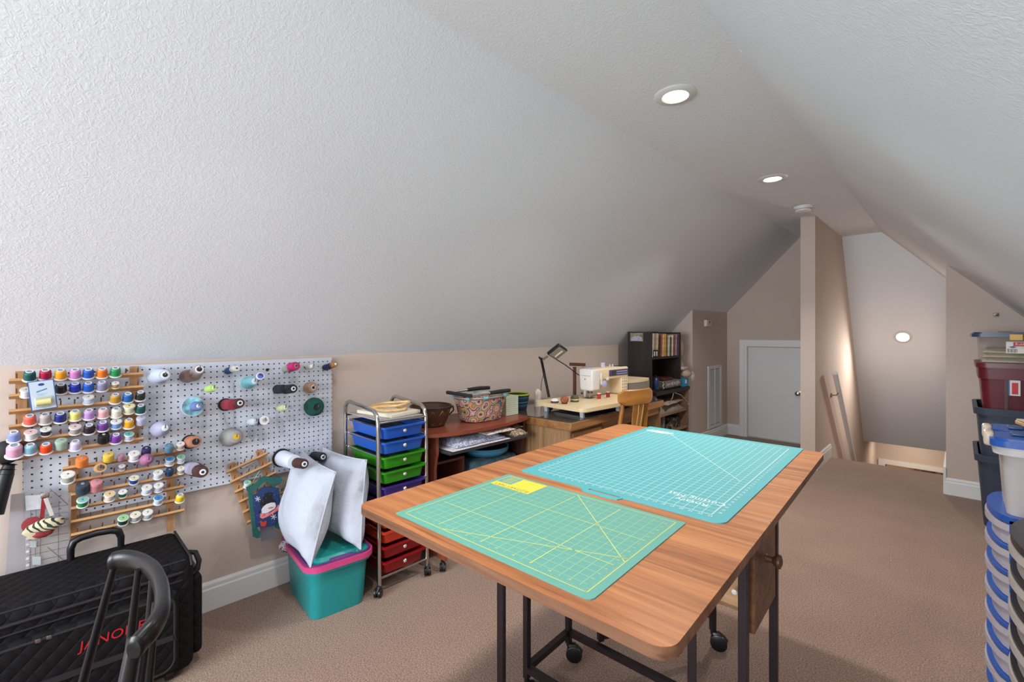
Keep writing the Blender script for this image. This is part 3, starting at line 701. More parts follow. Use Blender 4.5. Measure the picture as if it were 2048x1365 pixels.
MB().rbox(-2.45, -2.035, 1.585, 2.245, .630, .652, .008, 2).build('keyboard_tray', mat('tray_grey', '#34363b', .4), rd)
# fabrics on the tray
def cloth_slab(x0, x1, y0, y1, z0, z1, amp, seed, nx=14, ny=18, rot=0.0):
    rnd = random.Random(seed); ph = [rnd.uniform(0, 6.28) for _ in range(6)]
    m = MB(); vs = []; fs = []; cx, cy = (x0 + x1) / 2, (y0 + y1) / 2
    for top in (0, 1):
        for i in range(nx + 1):
            for j in range(ny + 1):
                u, v = i / nx, j / ny
                x = x0 + (x1 - x0) * u + amp * .8 * math.sin(v * 9 + ph[0]) * (u > .9 or u < .1); y = y0 + (y1 - y0) * v + amp * .8 * math.sin(u * 8 + ph[1])
                e = min(1, 8 * min(u, 1 - u)) * min(1, 8 * min(v, 1 - v))
                z = z0 if not top else z0 + (z1 - z0) * (.25 + .75 * e) + amp * (.5 + .5 * math.sin(u * 11 + v * 5 + ph[2])) * e
                dx_, dy_ = x - cx, y - cy
                vs.append((cx + dx_ * math.cos(rot) - dy_ * math.sin(rot), cy + dx_ * math.sin(rot) + dy_ * math.cos(rot), z))
    W = (nx + 1) * (ny + 1)
    def I(t, i, j): return t * W + i * (ny + 1) + j
    for i in range(nx):
        for j in range(ny):
            fs.append((I(0, i, j), I(0, i, j + 1), I(0, i + 1, j + 1), I(0, i + 1, j))); fs.append((I(1, i, j), I(1, i + 1, j), I(1, i + 1, j + 1), I(1, i, j + 1)))
    for i in range(nx): fs.append((I(0, i, 0), I(0, i + 1, 0), I(1, i + 1, 0), I(1, i, 0))); fs.append((I(0, i, ny), I(1, i, ny), I(1, i + 1, ny), I(0, i + 1, ny)))
    for j in range(ny): fs.append((I(0, 0, j), I(1, 0, j), I(1, 0, j + 1), I(0, 0, j + 1))); fs.append((I(0, nx, j), I(0, nx, j + 1), I(1, nx, j + 1), I(1, nx, j)))
    return m.add(vs, fs)
def print_mat(name, base, ink, scale, thr=.55, rough=.85):
    m = bpy.data.materials.new(name); m.use_nodes = True; nt = m.node_tree; b = nt.nodes['Principled BSDF']; b.inputs['Roughness'].default_value = rough
    tc = nt.nodes.new('ShaderNodeTexCoord'); n = nt.nodes.new('ShaderNodeTexNoise'); n.inputs['Scale'].default_value = scale; n.inputs['Detail'].default_value = 4; n.inputs['Distortion'].default_value = 1.5
    nt.links.new(tc.outputs['Object'], n.inputs['Vector']); cr = nt.nodes.new('ShaderNodeValToRGB'); cr.color_ramp.elements[0].position = thr - .04; cr.color_ramp.elements[1].position = thr
    cr.color_ramp.elements[0].color = srgb(base); cr.color_ramp.elements[1].color = srgb(ink); nt.links.new(n.outputs['Fac'], cr.inputs[0]); nt.links.new(cr.outputs[0], b.inputs['Base Color']); return m
FAB = [((-2.40, -2.030, 1.60, 2.06, .6525, .660, .002, 1), print_mat('plain_white_cloth', '#e0dee2', '#c6b6b4', 60), 'white folded fabric with pale print, lowest on the keyboard tray'),
       ((-2.42, -2.045, 1.64, 2.02, .663, .700, .005, 2), print_mat('blue_grey_print', '#d6dbe6', '#7a82a0', 110, .5), 'blue-grey speckled fabric folded on the desk keyboard tray'),
       ((-2.38, -2.020, 1.86, 2.10, .7065, .718, .003, 3), print_mat('pink_fleck_print', '#e4d8d0', '#a38a84', 70), 'pinkish flecked cloth hanging over the keyboard tray edge'),
       ((-2.42, -2.05, 2.105, 2.24, .6525, .684, .005, 4), print_mat('cream_leaf_print', '#cdbb9c', '#6a5440', 80, .5), 'cream and brown leaf-print fabric at the right end of the tray'),
       ((-2.42, -2.09, 2.11, 2.235, .691, .715, .005, 5), print_mat('brown_print', '#a58a6c', '#54402e', 60, .5), 'brown patterned fabric uppermost at the right end of the tray')]
for a, mt, lb in FAB:
    mono('folded_fabric', cloth_slab(*a[:6], a[6], a[7]), mt, lb, 'fabric', 'folded fabrics on the keyboard tray')
# blue mesh hoop and odd bags below the tray
hp = thing('mesh_strainer', 'round dark mesh strainer with a blue rim under the keyboard tray', 'strainer', (-2.30, 2.02, .119))
hz = .52
MB().lathe([(.13, 0), (.155, .02), (.16, .05), (.154, .05), (.148, .02)], Matrix.Translation((-2.28, 2.07, hz)), 32, closed=False).build('rim', mat('strainer_blue', '#3f86ac', .35), hp)
MB().lathe([(.10, -.01), (.148, .044)], Matrix.Translation((-2.28, 2.07, hz)), 32).build('mesh', mat('dark_mesh', '#31343a', .5), hp)
m = MB(); m.rbox(-2.46, -2.12, 1.83, 2.27, .119, .40, .03, 3); mono('storage_box', m, mat('dim_grey_box', '#3c3a3c', .7, var=.3, vscale=15), 'dark grey box on the bottom shelf under the red desk', 'box')
m = MB(); m.rbox(-2.44, -2.14, 1.88, 2.25, .401, .508, .03, 3); mono('folded_blanket', m, mat('blue_grey_cloth', '#54727f', .9, var=.4, vscale=20), 'blue-grey folded cloth on the dark box under the desk', 'blanket')

# ---- objects on the red desk
bp_ = PZ(855, 852, rz + .001); bp_ = Vector((-2.31, 1.652, rz + .0005))
bk = thing('basket', 'round dark brown woven basket with gold diamond pattern on the red desk', 'basket', bp_)
m_bask = mat('dark_wicker', '#4a2c1c', .55, bump=.6, bscale=160, bdist=.003, var=.3, vscale=80)
MB().lathe([(.075, 0), (.085, .004), (.105, .05), (.118, .095), (.125, .118), (.119, .118), (.112, .09), (.09, .02), (.07, .012), (0.001, .012)], Matrix.Translation(bp_), 32, closed=False).build('bowl', m_bask, bk)
MB().lathe([(.118, .112), (.127, .114), (.129, .120), (.124, .125), (.117, .121)], Matrix.Translation(bp_), 32, closed=False).build('rim', mat('wicker_rim', '#35201a', .5), bk)
m_wire = mat('gold_wire', '#9a7440', .4, .5)
for k in range(12):
    a0 = 2 * PI * k / 12; a1 = a0 + 2 * PI / 12
    def q(a, t): rr = .0875 + (.121 - .0875) * t; return bp_ + Vector((rr * math.cos(a), rr * math.sin(a), .01 + .095 * t))
    for t0, t1 in (((a0, .05), (a1, .95)), ((a1, .05), (a0, .95))):
        MB().tube([q(t0[0] + (t1[0] - t0[0]) * s, t0[1] + (t1[1] - t0[1]) * s) + Vector((0, 0, 0)) for s in (0, .33, .66, 1)], .002, 6).build('weave_strand', m_wire, bk)
hx_ = bp_ + Vector((.03, .125, .10))
MB().tube([hx_ + Vector((0, -.005, -.01)), hx_ + Vector((0, .022, .004)), hx_ + Vector((0, .026, -.022)), hx_ + Vector((0, -.008, -.045))], .005, 8).build('handle', m_bask, bk)
# carry basket with bright paisley cloth
def paisley():
    m = bpy.data.materials.new('bright_paisley_cloth'); m.use_nodes = True; nt = m.node_tree; b = nt.nodes['Principled BSDF']; b.inputs['Roughness'].default_value = .75
    tc = nt.nodes.new('ShaderNodeTexCoord')
    v = nt.nodes.new('ShaderNodeTexVoronoi'); v.inputs['Scale'].default_value = 17; nt.links.new(tc.outputs['Object'], v.inputs['Vector'])
    ml = nt.nodes.new('ShaderNodeMath'); ml.operation = 'MULTIPLY'; ml.inputs[1].default_value = 26; nt.links.new(v.outputs['Distance'], ml.inputs[0])
    sep = nt.nodes.new('ShaderNodeSeparateColor'); nt.links.new(v.outputs['Color'], sep.inputs[0])
    ad = nt.nodes.new('ShaderNodeMath'); ad.operation = 'MULTIPLY_ADD'; ad.inputs[1].default_value = 1.6; nt.links.new(sep.outputs[0], ad.inputs[0]); nt.links.new(ml.outputs[0], ad.inputs[2])
    fr = nt.nodes.new('ShaderNodeMath'); fr.operation = 'FRACT'; d2 = nt.nodes.new('ShaderNodeMath'); d2.operation = 'MULTIPLY'; d2.inputs[1].default_value = .075
    nt.links.new(ad.outputs[0], d2.inputs[0]); nt.links.new(d2.outputs[0], fr.inputs[0])
    cr = nt.nodes.new('ShaderNodeValToRGB'); cr.color_ramp.interpolation = 'CONSTANT'; e = cr.color_ramp.elements
    cols = ['#c23a6c', '#e0a93c', '#3c7f9e', '#2b2a33', '#d9622e', '#8cc3c9', '#b72c5a', '#ecd9b0', '#38404e', '#7a9a3c']
    e[0].position = 0; e[0].color = srgb(cols[0]); e[1].position = .1; e[1].color = srgb(cols[1])
    for i, c_ in enumerate(cols[2:]): k = e.new(.1 * (i + 2)); k.color = srgb(c_)
    nt.links.new(fr.outputs[0], cr.inputs[0]); nt.links.new(cr.outputs[0], b.inputs['Base Color']); return m
mbp = Vector((-2.235, 1.99, rz + .0005)); mrz = .22
mb_ = thing('carry_basket', 'carry basket of bright paisley cloth with folded black handles on red desk', 'basket', mbp, PI / 2 + .0)
Mb = Matrix.Translation(mbp) @ Matrix.Rotation(PI / 2 - .02, 4, 'Z')
def oval(rx, ry, z, n=40, p=2.6): return [Vector((rx * math.copysign(abs(math.cos(2 * PI * i / n)) ** (2 / p), math.cos(2 * PI * i / n)), ry * math.copysign(abs(math.sin(2 * PI * i / n)) ** (2 / p), math.sin(2 * PI * i / n)), z)) for i in range(n)]
m = MB(); levels = [(.125, .085, .0), (.14, .095, .008), (.15, .103, .05), (.168, .112, .10), (.185, .120, .150), (.178, .114, .150), (.15, .095, .02)]
vs = []; 
for rx, ry, z in levels:
    for i, p in enumerate(oval(rx, ry, z)):
        wob = .004 * math.sin(i * 1.7) * (z < .1); vs.append(p + Vector((wob, wob, 0)))
fs = [(k * 40 + i, k * 40 + (i + 1) % 40, (k + 1) * 40 + (i + 1) % 40, (k + 1) * 40 + i) for k in range(6) for i in range(40)] + [tuple(range(6 * 40, 7 * 40)), tuple(reversed(range(40)))]
m.add(vs, fs, Mb); m.build('cloth_body', paisley(), mb_)
m = MB(); m.tube([Mb @ p for p in oval(.187, .122, .156)] + [Mb @ oval(.187, .122, .156)[0]], .008, 8, cap=False); m.build('rim_tube', mat('brushed_aluminium', '#c3c3c6', .3, .9), mb_)
ov = oval(.187, .122, .156, 40)
for i in (3, 8, 13, 17, 23, 28, 33, 38): MB().tube([Mb @ ov[i], Mb @ ov[(i + 1) % 40]], .0105, 8).build('rim_loop', mat('aqua_webbing', '#6fb2bd', .6), mb_)
for sy in (-1, 1):
    y = .100 * sy
    MB().tube([Mb @ Vector((-.16, y, .182)), Mb @ Vector((-.02, y * 1.12, .184))], .009, 10).build('handle_arm', mat('brushed_aluminium'), mb_)
    MB().tube([Mb @ Vector((-.02, y * 1.12, .184)), Mb @ Vector((.08, y * 1.12, .186)), Mb @ Vector((.165, y, .184))], [.012, .014, .012], 10).build('handle_grip', mat('black_foam', '#17171a', .7), mb_)
for sx in (-1,):
    MB().rbox(sx * .178 - .012, sx * .178 + .012, -.125, .125, .170, .192, .008, 2, Mb).build('end_grip', mat('black_foam'), mb_)
# tissue box and striped basket
tb = thing('tissue_box', 'pale green chevron-patterned tissue box beside the paisley carry basket', 'tissue box', (-2.255, 2.245, rz))
m_tis = bpy.data.materials.new('chevron_card'); m_tis.use_nodes = True
def chev(m):
    nt = m.node_tree; b = nt.nodes['Principled BSDF']; b.inputs['Roughness'].default_value = .6
    tc = nt.nodes.new('ShaderNodeTexCoord'); w = nt.nodes.new('ShaderNodeTexWave'); w.bands_direction = 'Z'; w.inputs['Scale'].default_value = 22; w.inputs['Distortion'].default_value = 3.5; w.inputs['Detail Scale'].default_value = 8
    nt.links.new(tc.outputs['Object'], w.inputs['Vector']); cr = nt.nodes.new('ShaderNodeValToRGB'); cr.color_ramp.elements[0].color = srgb('#a9b59c'); cr.color_ramp.elements[1].color = srgb('#c9d0bd')
    nt.links.new(w.outputs['Fac'], cr.inputs[0]); nt.links.new(cr.outputs[0], b.inputs['Base Color'])
chev(m_tis)
MB().rbox(-2.315, -2.195, 2.185, 2.305, rz + .0005, rz + .13, .002, 1).build('carton', m_tis, tb)
MB().prism([(-2.26 + .02 * math.cos(a * PI / 8), 2.245 + .035 * math.sin(a * PI / 8), rz + .1301) for a in range(16)], (0, 0, .0004)).build('slot', mat('slot_dark', '#4b5148', .8), tb, smooth=False)
sbp = Vector((-2.42, 2.335, rz + .0005)); sbp = Vector((-2.33, 2.44, .7505))
sb = thing('rope_basket', 'small navy and teal striped rope basket with lime rim', 'basket', sbp)
bands = ['#1f1e33', '#1d1c30', '#20304c', '#1f5f78', '#1f1e33', '#2b6f87', '#1f1e33', '#20304c', '#1f5f78', '#1f1e33']
n = len(bands)
for k, hx in enumerate(bands):
    z0_, z1_ = .115 * k / n, .115 * (k + 1) / n; r0, r1 = .062 + .024 * k / n, .062 + .024 * (k + 1) / n
    MB().lathe([(r0 - .004, z0_), (r0, z0_ + .001), ((r0 + r1) / 2 + .002, (z0_ + z1_) / 2), (r1, z1_ - .001), (r1 - .004, z1_)], Matrix.Translation(sbp), 28, closed=(k == 0)).build('rope_coil', mat('rope_' + hx[1:], hx, .85, bump=.4, bscale=200), sb)
MB().lathe([(.080, .113), (.088, .114), (.090, .120), (.086, .125), (.080, .121)], Matrix.Translation(sbp), 28, closed=False).build('rim', mat('lime_rope', '#a3a838', .8), sb)
MB().lathe([(.0765, .08), (.0765, .082)], Matrix.Translation(sbp), 28).build('contents', mat('navy_inside', '#25222c', .8, var=.5, vscale=40), sb)

# ---- wooden desk with glass top
DRZ = math.radians(2.0); DP = Vector((-1.757, 2.327, 0))
wd = thing('writing_desk', 'oak writing desk with a glass top, carrying the sewing machine', 'desk', DP, DRZ)
m_oak = wood('oak_desk', '#6b4526', '#8f6238', '#a87a4c', 'Y', .42, 1.2); m_oakx = wood('oak_desk_end', '#75543a', '#93704c', '#a78560', 'Z', .5, 1.6)
dw, dl, dz = .66, 1.36, .75
def D(m): return Matrix.Translation(DP) @ Matrix.Rotation(DRZ, 4, 'Z')
DM = D(0)
MB().rbox(-dw, 0, 0, dl, dz - .055, dz - .004, .003, 1).build('desktop', m_oak, wd, world=False)
MB().rbox(-dw + .005, -.004, .004, dl - .004, dz - .0035, dz + .0025, .001, 1).build('glass_top', mat('smoked_glass', '#4a4440', .04, spec=.8, coat=.5), wd, world=False)
MB().box(-dw + .03, -.02, .02, .035, 0, dz - .055).build('end_panel', m_oakx, wd, world=False, smooth=False)
MB().box(-dw + .03, -.02, dl - .035, dl - .02, 0, dz - .055).build('end_panel', m_oakx, wd, world=False, smooth=False)
MB().box(-dw + .03, -dw + .045, .035, dl - .035, .25, dz - .055).build('modesty_panel', m_oakx, wd, world=False, smooth=False)
MB().box(-dw + .05, -.03, .035, .40, .05, dz - .056).build('pedestal', m_oakx, wd, world=False, smooth=False)
for k in range(3):
    z0_ = .07 + .205 * k
    d_ = MB().rbox(-.032, -.014, .042, .392, z0_, z0_ + .195, .003, 1).build('drawer', m_oak, wd, world=False)
    MB().tube([(-.014, .17, z0_ + .13), (.006, .18, z0_ + .13), (.006, .25, z0_ + .13), (-.014, .26, z0_ + .13)], .004, 8).build('pull', mat('brass_bracket'), d_, world=False)
MB().rbox(-.06, -.02, .41, dl - .05, dz - .115, dz - .058, .003, 1).build('apron', m_oak, wd, world=False)
GZ = dz + .0025
# machine extension table
et = thing('extension_table', 'cream acrylic extension table on short legs around the sewing machine', 'extension table', (-1.98, 2.9, GZ))
m_cream = mat('cream_plastic', '#ddc9a4', .35); m_creamt = wood('cream_table', '#d3b98c', '#dcc59c', '#e4d1ae', 'Y', .35, .5)
EM = Matrix.Translation((-1.745, 2.445, 0)) @ Matrix.Rotation(math.radians(-4), 4, 'Z')
out = rc(-.05, .05, 270, .05) + rc(-.03, .80, 0, .03) + rc(-.44, .80, 90, .03) + rc(-.42, .05, 180, .05)
m = MB(); m.prism([(x, y, .800) for x, y in out], (0, 0, .026), EM); m.build('table_board', m_creamt, et)
m_leg = mat('grey_plastic_leg', '#b9bfc9', .35)
for (x, y) in ((-.06, .06), (-.39, .06), (-.06, .46), (-.39, .76), (-.06, .76)):
    p = EM @ Vector((x, y, 0)); m = MB(); m.rbox(-.014, .014, -.011, .011, 0, .8 - GZ, .003, 1, Matrix.Translation((p.x, p.y, GZ)) @ Matrix.Shear('XY', 4, (0, -.15))); m.build('leg', m_leg, et)
MB().rbox(-.44, -.10, .15, .78, .765, .797, .01, 2, EM).build('machine_base_well', mat('grey_base', '#8f8b88', .4), et)
EZ = .826
# sewing machine
SMm = Matrix.Translation((-1.955, 2.845, EZ)) @ Matrix.Rotation(math.radians(-2), 4, 'Z')
smc = thing('sewing_machine', 'cream sewing machine with purple button panel on its extension table', 'sewing machine', (-1.955, 2.845, EZ), math.radians(-2))
m_body = mat('machine_body', '#e0cba8', .35); m_head = mat('machine_head_white', '#d9d6d2', .35); m_pur = mat('machine_purple', '#4b4272', .4)
MB().rbox(-.125, .005, .385, .480, 0, .222, .014, 3, SMm).build('column', m_body, smc)
m = MB(); m.rbox(-.125, .008, .06, .480, .135, .222, .014, 3, SMm); m.build('arm', m_body, smc)
m = MB(); m.rbox(-.122, .010, -.005, .10, .058, .220, .016, 3, SMm, taper=.92); hd_ = m.build('head_cover', m_head, smc)
MB().box(-.1, -.01, -.0062, -.004, .172, .174, SMm).build('cover_seam', mat('seam_grey', '#9d9a96', .5), hd_, smooth=False)
MB().cyl(SMm @ Vector((-.06, -.006, .145)), SMm @ Vector((-.06, -.009, .145)), .004).build('cover_screw', mat('screw_dark', '#3a3a3e', .4), hd_)
MB().rbox(-.125, -.105, .06, .40, .0, .14, .004, 1, SMm).build('bed_back', m_head, smc)
MB().rbox(.008, .013, .205, .468, .158, .205, .0045, 3, SMm).build('button_panel', m_pur, smc)
pn = MB().rbox(.0125, .0145, .235, .292, .163, .199, .001, 1, SMm).build('screen', mat('machine_screen', '#3a3a30', .2), smc)
m = MB()
for r_ in range(2):
    for c_ in range(8): m.box(.013, .0142, .305 + c_ * .019, .318 + c_ * .019, .168 + r_ * .018, .174 + r_ * .018, SMm)
m.build('button_marks', mat('panel_marks', '#b5b0c8', .5), smc, smooth=False)
mk = MB()
for r_ in range(5):
    for c_ in range(3): mk.box(.0052, .0060, .398 + c_ * .024, .404 + c_ * .024, .028 + r_ * .024, .038 + r_ * .024, SMm)
mk.build('stitch_chart', mat('machine_purple'), smc, smooth=False)
MB().box(.0052, .0062, .41, .455, .008, .013, SMm).build('red_strip', mat('machine_red', '#b8443a', .5), smc, smooth=False)
MB().lathe([(.022, 0), (.026, .004), (.026, .012), (.018, .018), (.008, .02)], axis_M(SMm @ Vector((.008, .135, .105)), SMm.to_3x3() @ Vector((1, 0, 0))), 20).build('tension_dial', mat('lilac_dial', '#a79fc4', .4), smc)
MB().rbox(.006, .012, .095, .118, .10, .19, .004, 2, SMm).build('thread_slot_cover', m_head, smc)
MB().rbox(.006, .014, .17, .20, .128, .15, .005, 2, SMm).build('lever_button', m_head, smc)
MB().lathe([(.018, 0), (.02, .006), (.017, .010)], Matrix.Translation(SMm @ Vector((-.06, .045, .219))), 18).build('pressure_dial', mat('lilac_dial'), smc)
m = MB(); m.cyl(SMm @ Vector((-.06, .05, 0.005)), SMm @ Vector((-.06, .05, .06)), .004); m.cyl(SMm @ Vector((-.045, .05, .02)), SMm @ Vector((-.045, .05, .06)), .003); m.rbox(-.075, -.04, .035, .065, .035, .052, .003, 1, SMm); m.rbox(-.075, -.045, .035, .065, .002, .008, .001, 1, SMm)
m.build('presser_foot', m_chrome, smc)
MB().box(-.10, -.02, .0, .10, -.0005, .0012, SMm).build('needle_plate', mat('needle_plate_grey', '#77706c', .3, .7), smc, smooth=False)
MB().lathe([(.026, 0), (.026, .004), (.018, .006), (.018, .03), (.020, .032), (.018, .038)], Matrix.Translation(SMm @ Vector((-.07, .235, .220))), 20).build('top_spool_cap', mat('lilac_plastic', '#b9b6c4', .4), smc)
for yy in (.33, .37): MB().cyl(SMm @ Vector((-.07, yy, .221)), SMm @ Vector((-.07, yy, .24)), .005).build('bobbin_winder', m_head, smc)
# lamp
lp = thing('desk_lamp', 'black articulated clamp-on desk lamp behind the sewing machine', 'lamp', (-2.27, 2.60, GZ))
m_lampb = mat('lamp_black', '#17151a', .35)
XLp = -2.26
b0 = PX(1098, 800, XLp); b1 = PX(1082, 716, XLp); b2 = PX(1092, 712, -2.22)
b0.z = max(b0.z, GZ + .02)
MB().lathe([(.03, 0), (.03, .02), (.018, .03), (.014, .06)], Matrix.Translation((b0.x, b0.y, GZ + .001)), 20).build('clamp', m_lampb, lp)
for o_ in (-.008, .008): MB().tube([b0 + Vector((0, o_, .02)), b1 + Vector((0, o_, 0))], .0048, 8).build('arm', m_lampb, lp)
MB().tube([b1 + Vector((0, -.02, .004)), b1 + Vector((0, .01, -.02)), b2 + Vector((0, .02, -.004))], .008, 8).build('elbow', m_lampb, lp)
q4 = [PX(1090, 711, -2.20), PX(1114, 713, -2.16), PX(1131, 699, -2.06), PX(1121, 691, -2.10)]
c_ = sum(q4, Vector()) / 4; nn = (q4[1] - q4[0]).cross(q4[2] - q4[0]).normalized()
if nn.z < 0: nn = -nn
a_ = PX(1102, 712, -2.19); b_ = PX(1126, 693, -2.10); c_ = (a_ + b_) / 2
HM = frame_M(c_, b_ - a_, Vector((.75, -.25, -.55)).cross(b_ - a_))
hl = (b_ - a_).length
m = MB(); m.rbox(-hl * .5, hl * .5, -.055, .055, -.008, .02, .008, 2, HM); m.build('shade', m_lampb, lp)
hz_ = HM.to_3x3() @ Vector((0, 0, 1)); sgn = 1 if hz_.z < 0 else -1
MB().rbox(-hl * .42, hl * .42, -.045, .045, (.0201 if sgn > 0 else -.0095), (.0215 if sgn > 0 else -.0082), .0005, 1, HM).build('reflector', mat('reflector_grey', '#8f8a7c', .3), lp)
MB().tube([HM @ Vector((-hl * .3, -.012, .024 * sgn)), HM @ Vector((hl * .3, -.012, .024 * sgn))], .007, 8).build('lamp_tube', mat('tube_white', '#c9b8ae', .4), lp)
MB().tube([PX(1104, 714, -2.24), PX(1130, 730, -2.24), PX(1158, 751, -2.24)], .004, 8).build('rear_arm', m_lampb, lp)
MB().tube([b1, PX(1088, 745, XLp), PX(1083, 765, XLp), PX(1082, 782, XLp)], .0022, 6).build('cord', m_lampb, lp)
# thread cone, thread stand
tcp = Vector((-2.33, 2.665, GZ + .0003))
tcn = thing('thread_cone', 'tall white thread cone on the wooden desk beside the lamp', 'thread', tcp)
MB().lathe([(.031, 0), (.031, .004), (.029, .006), (.024, .115), (.020, .120)], Matrix.Translation(tcp), 24).build('thread', mat('white_thread', '#d8cdc4', .7, bump=.2, bscale=300), tcn)
MB().lathe([(.016, .118), (.012, .132), (.008, .132)], Matrix.Translation(tcp), 20).build('core', m_ivory, tcn)
ts = thing('thread_stand', 'brown wooden cone-thread stand with a T-shaped top behind the machine', 'thread stand', (-2.27, 3.02, GZ))
m_brn = wood('dark_brown_wood', '#41241a', '#5a3325', '#6b4030', 'Z', .45)
q = [PX(1148, 735, -2.27)]
py_ = q[0].y
MB().box(-2.275, -2.255, py_ - .008, py_ + .012, GZ + .012, 1.04).build('post', m_brn, ts, smooth=False)
t0, t1 = PX(1141, 729, -2.255), PX(1169, 730, -2.255)
MB().bar(t0, t1, .022, .026).build('top_bar', m_brn, ts, smooth=False)
MB().rbox(-2.33, -2.20, t0.y - .01, t0.y + .27, GZ + .0005, GZ + .016, .003, 1).build('base', m_brn, ts)
MB().cyl((-2.265, t0.y + .17, GZ + .01), (-2.265, t0.y + .17, GZ + .07), .008).build('spool_pin', m_brn, ts)
MB().cyl(t1 + Vector((0, -.02, -.012)), t1 + Vector((0, -.02, -.025)), .003).build('thread_hook', m_chrome, ts)
# pincushions and spools on the table
def gore_ball(p, r, hgt, cols):
    b = MB(); return b
pc = [((1109.5, 806), .028, .030, '#d9cfc8', 'pincushion', 'white round pincushion with dark base, leftmost on the extension table'),
      ((1129, 808), .029, .048, '#8f4f34', 'pincushion', 'orange-brown ball pincushion in the middle of three on the table'),
      ((1149.5, 804), .030, .048, '#4d4f3e', 'pincushion', 'dark green domed pincushion with yellow band beside the presser foot')]
for k, ((px_, py_), r, h, hx, nm, lb) in enumerate(pc):
    p = PZ(px_, py_, EZ) ; p.z = EZ + .0004
    t = thing(nm, lb, 'pincushion', p, group=None)
    if k == 1:
        mo = MB(); mo.sphere((0, 0, r * .93), r, r, r * .92, 20, 12, Matrix.Translation(p)); mo.build('cushion', mat('orange_print', hx, .85, var=.5, vscale=60), t)
        MB().lathe([(r * .6, 0), (r * .7, .002), (r * .75, .01), (r * .6, .012)], Matrix.Translation(p), 18).build('base', mat('brown_felt', '#3a231c', .9), t)
    else:
        base = '#30302e' if k == 0 else '#4a4b40'
        MB().lathe([(r * .9, 0), (r, .003), (r * 1.02, .010), (r * .98, .013)], Matrix.Translation(p), 24).build('base', mat('pin_base_' + str(k), base, .6), t)
        if k == 2: MB().lathe([(r * .98, .012), (r * 1.03, .014), (r * 1.03, .020), (r * .98, .022)], Matrix.Translation(p), 24).build('yellow_band', mat('yellow_band', '#c9b46a', .7), t)
        z0_ = .013 if k == 0 else .022
        MB().lathe([(r * 1.0, z0_), (r * .98, z0_ + (h - z0_) * .35), (r * .8, z0_ + (h - z0_) * .75), (r * .4, z0_ + (h - z0_) * .97), (.001, h)], Matrix.Translation(p), 24).build('cushion', mat('cushion_%d' % k, hx, .85, bump=.2, bscale=150), t)
def red_spool(px_, py_, hx, lb, top='#d8c8b4'):
    p = PX(px_, py_, -1.915); p.z = EZ + .0004
    t = thing('thread_spool', lb, 'thread spool', p, group='red spools on the extension table')
    MB().lathe([(.015, 0), (.0155, .003), (.012, .004)], Matrix.Translation(p), 20).lathe([(.012, .041), (.0155, .042), (.015, .046)], Matrix.Translation(p), 20).build('bobbin', mat('bobbin_' + top[1:], top, .5), t)
    MB().lathe([(.0135, .0035), (.014, .006), (.014, .039), (.0135, .0415)], Matrix.Translation(p), 20).build('thread', mat('thread_' + hx[1:], hx, .45, bump=.3, bscale=400), t)
red_spool(1198, 794, '#a81422', 'bright red thread spool, left of two under the machine arm')
red_spool(1216, 792, '#8c1a20', 'darker red thread spool, right of two under the machine arm', '#cbb9a2')
# two-drawer plastic storage unit at the desk end
DX = DM @ Vector((-.08, .98, 0))
pd = thing('drawer_unit', 'translucent two-drawer plastic storage unit with cream lid on desk end', 'storage drawers', (-2.1, 3.45, GZ))
PDM = Matrix.Translation((-1.935, 3.345, 0))
def bowed(x0, x1, y0, y1, z0, z1, bow, m, M, n=10):
    pts = [(x0, y0, z0)] + [(x1 + bow * math.sin(PI * i / n) ** .7, y0 + (y1 - y0) * i / n, z0) for i in range(n + 1)] + [(x0, y1, z0)]
    return m.prism(pts, (0, 0, z1 - z0), M)
m_frost = mat('frosted_plastic', '#8d847b', .3, alpha=.72)
bowed(-.38, -.02, 0, .37, .905, .926, .035, MB(), PDM).build('lid', mat('cream_lid', '#cdb694', .4), pd)
MB().box(-.38, -.02, .0, .004, GZ + .0005, .905, PDM).box(-.38, -.02, .366, .37, GZ + .0005, .905, PDM).box(-.38, -.376, 0, .37, GZ + .0005, .905, PDM).box(-.38, -.02, 0, .37, .828, .834, PDM).build('case', mat('cream_lid'), pd, smooth=False)
for z0_, z1_ in ((GZ + .004, .826), (.837, .902)):
    d_ = bowed(-.36, -.012, .008, .362, z0_, z1_, .035, MB(), PDM).build('drawer', m_frost, pd)
    bowed(-.34, -.03, .02, .35, z0_ + .004, z0_ + .045, .03, MB(), PDM).build('contents', mat('grey_contents', '#6e675f', .9, var=.4, vscale=12), d_)

# ---- bentwood chair at the desk
chp = Vector((-1.625, 2.893, 0)); crz = math.radians(-10.7)
ch = thing('dining_chair', 'honey-oak chair with curved crest rail and panel back, facing the desk', 'chair', chp, crz)
m_hon = wood('honey_oak', '#8a5622', '#a87030', '#b98340', 'Z', .35, 1.0, coat=.2); m_hony = wood('honey_oak_crest', '#8a5622', '#a87030', '#b98340', 'Y', .35, 1.0, coat=.2)
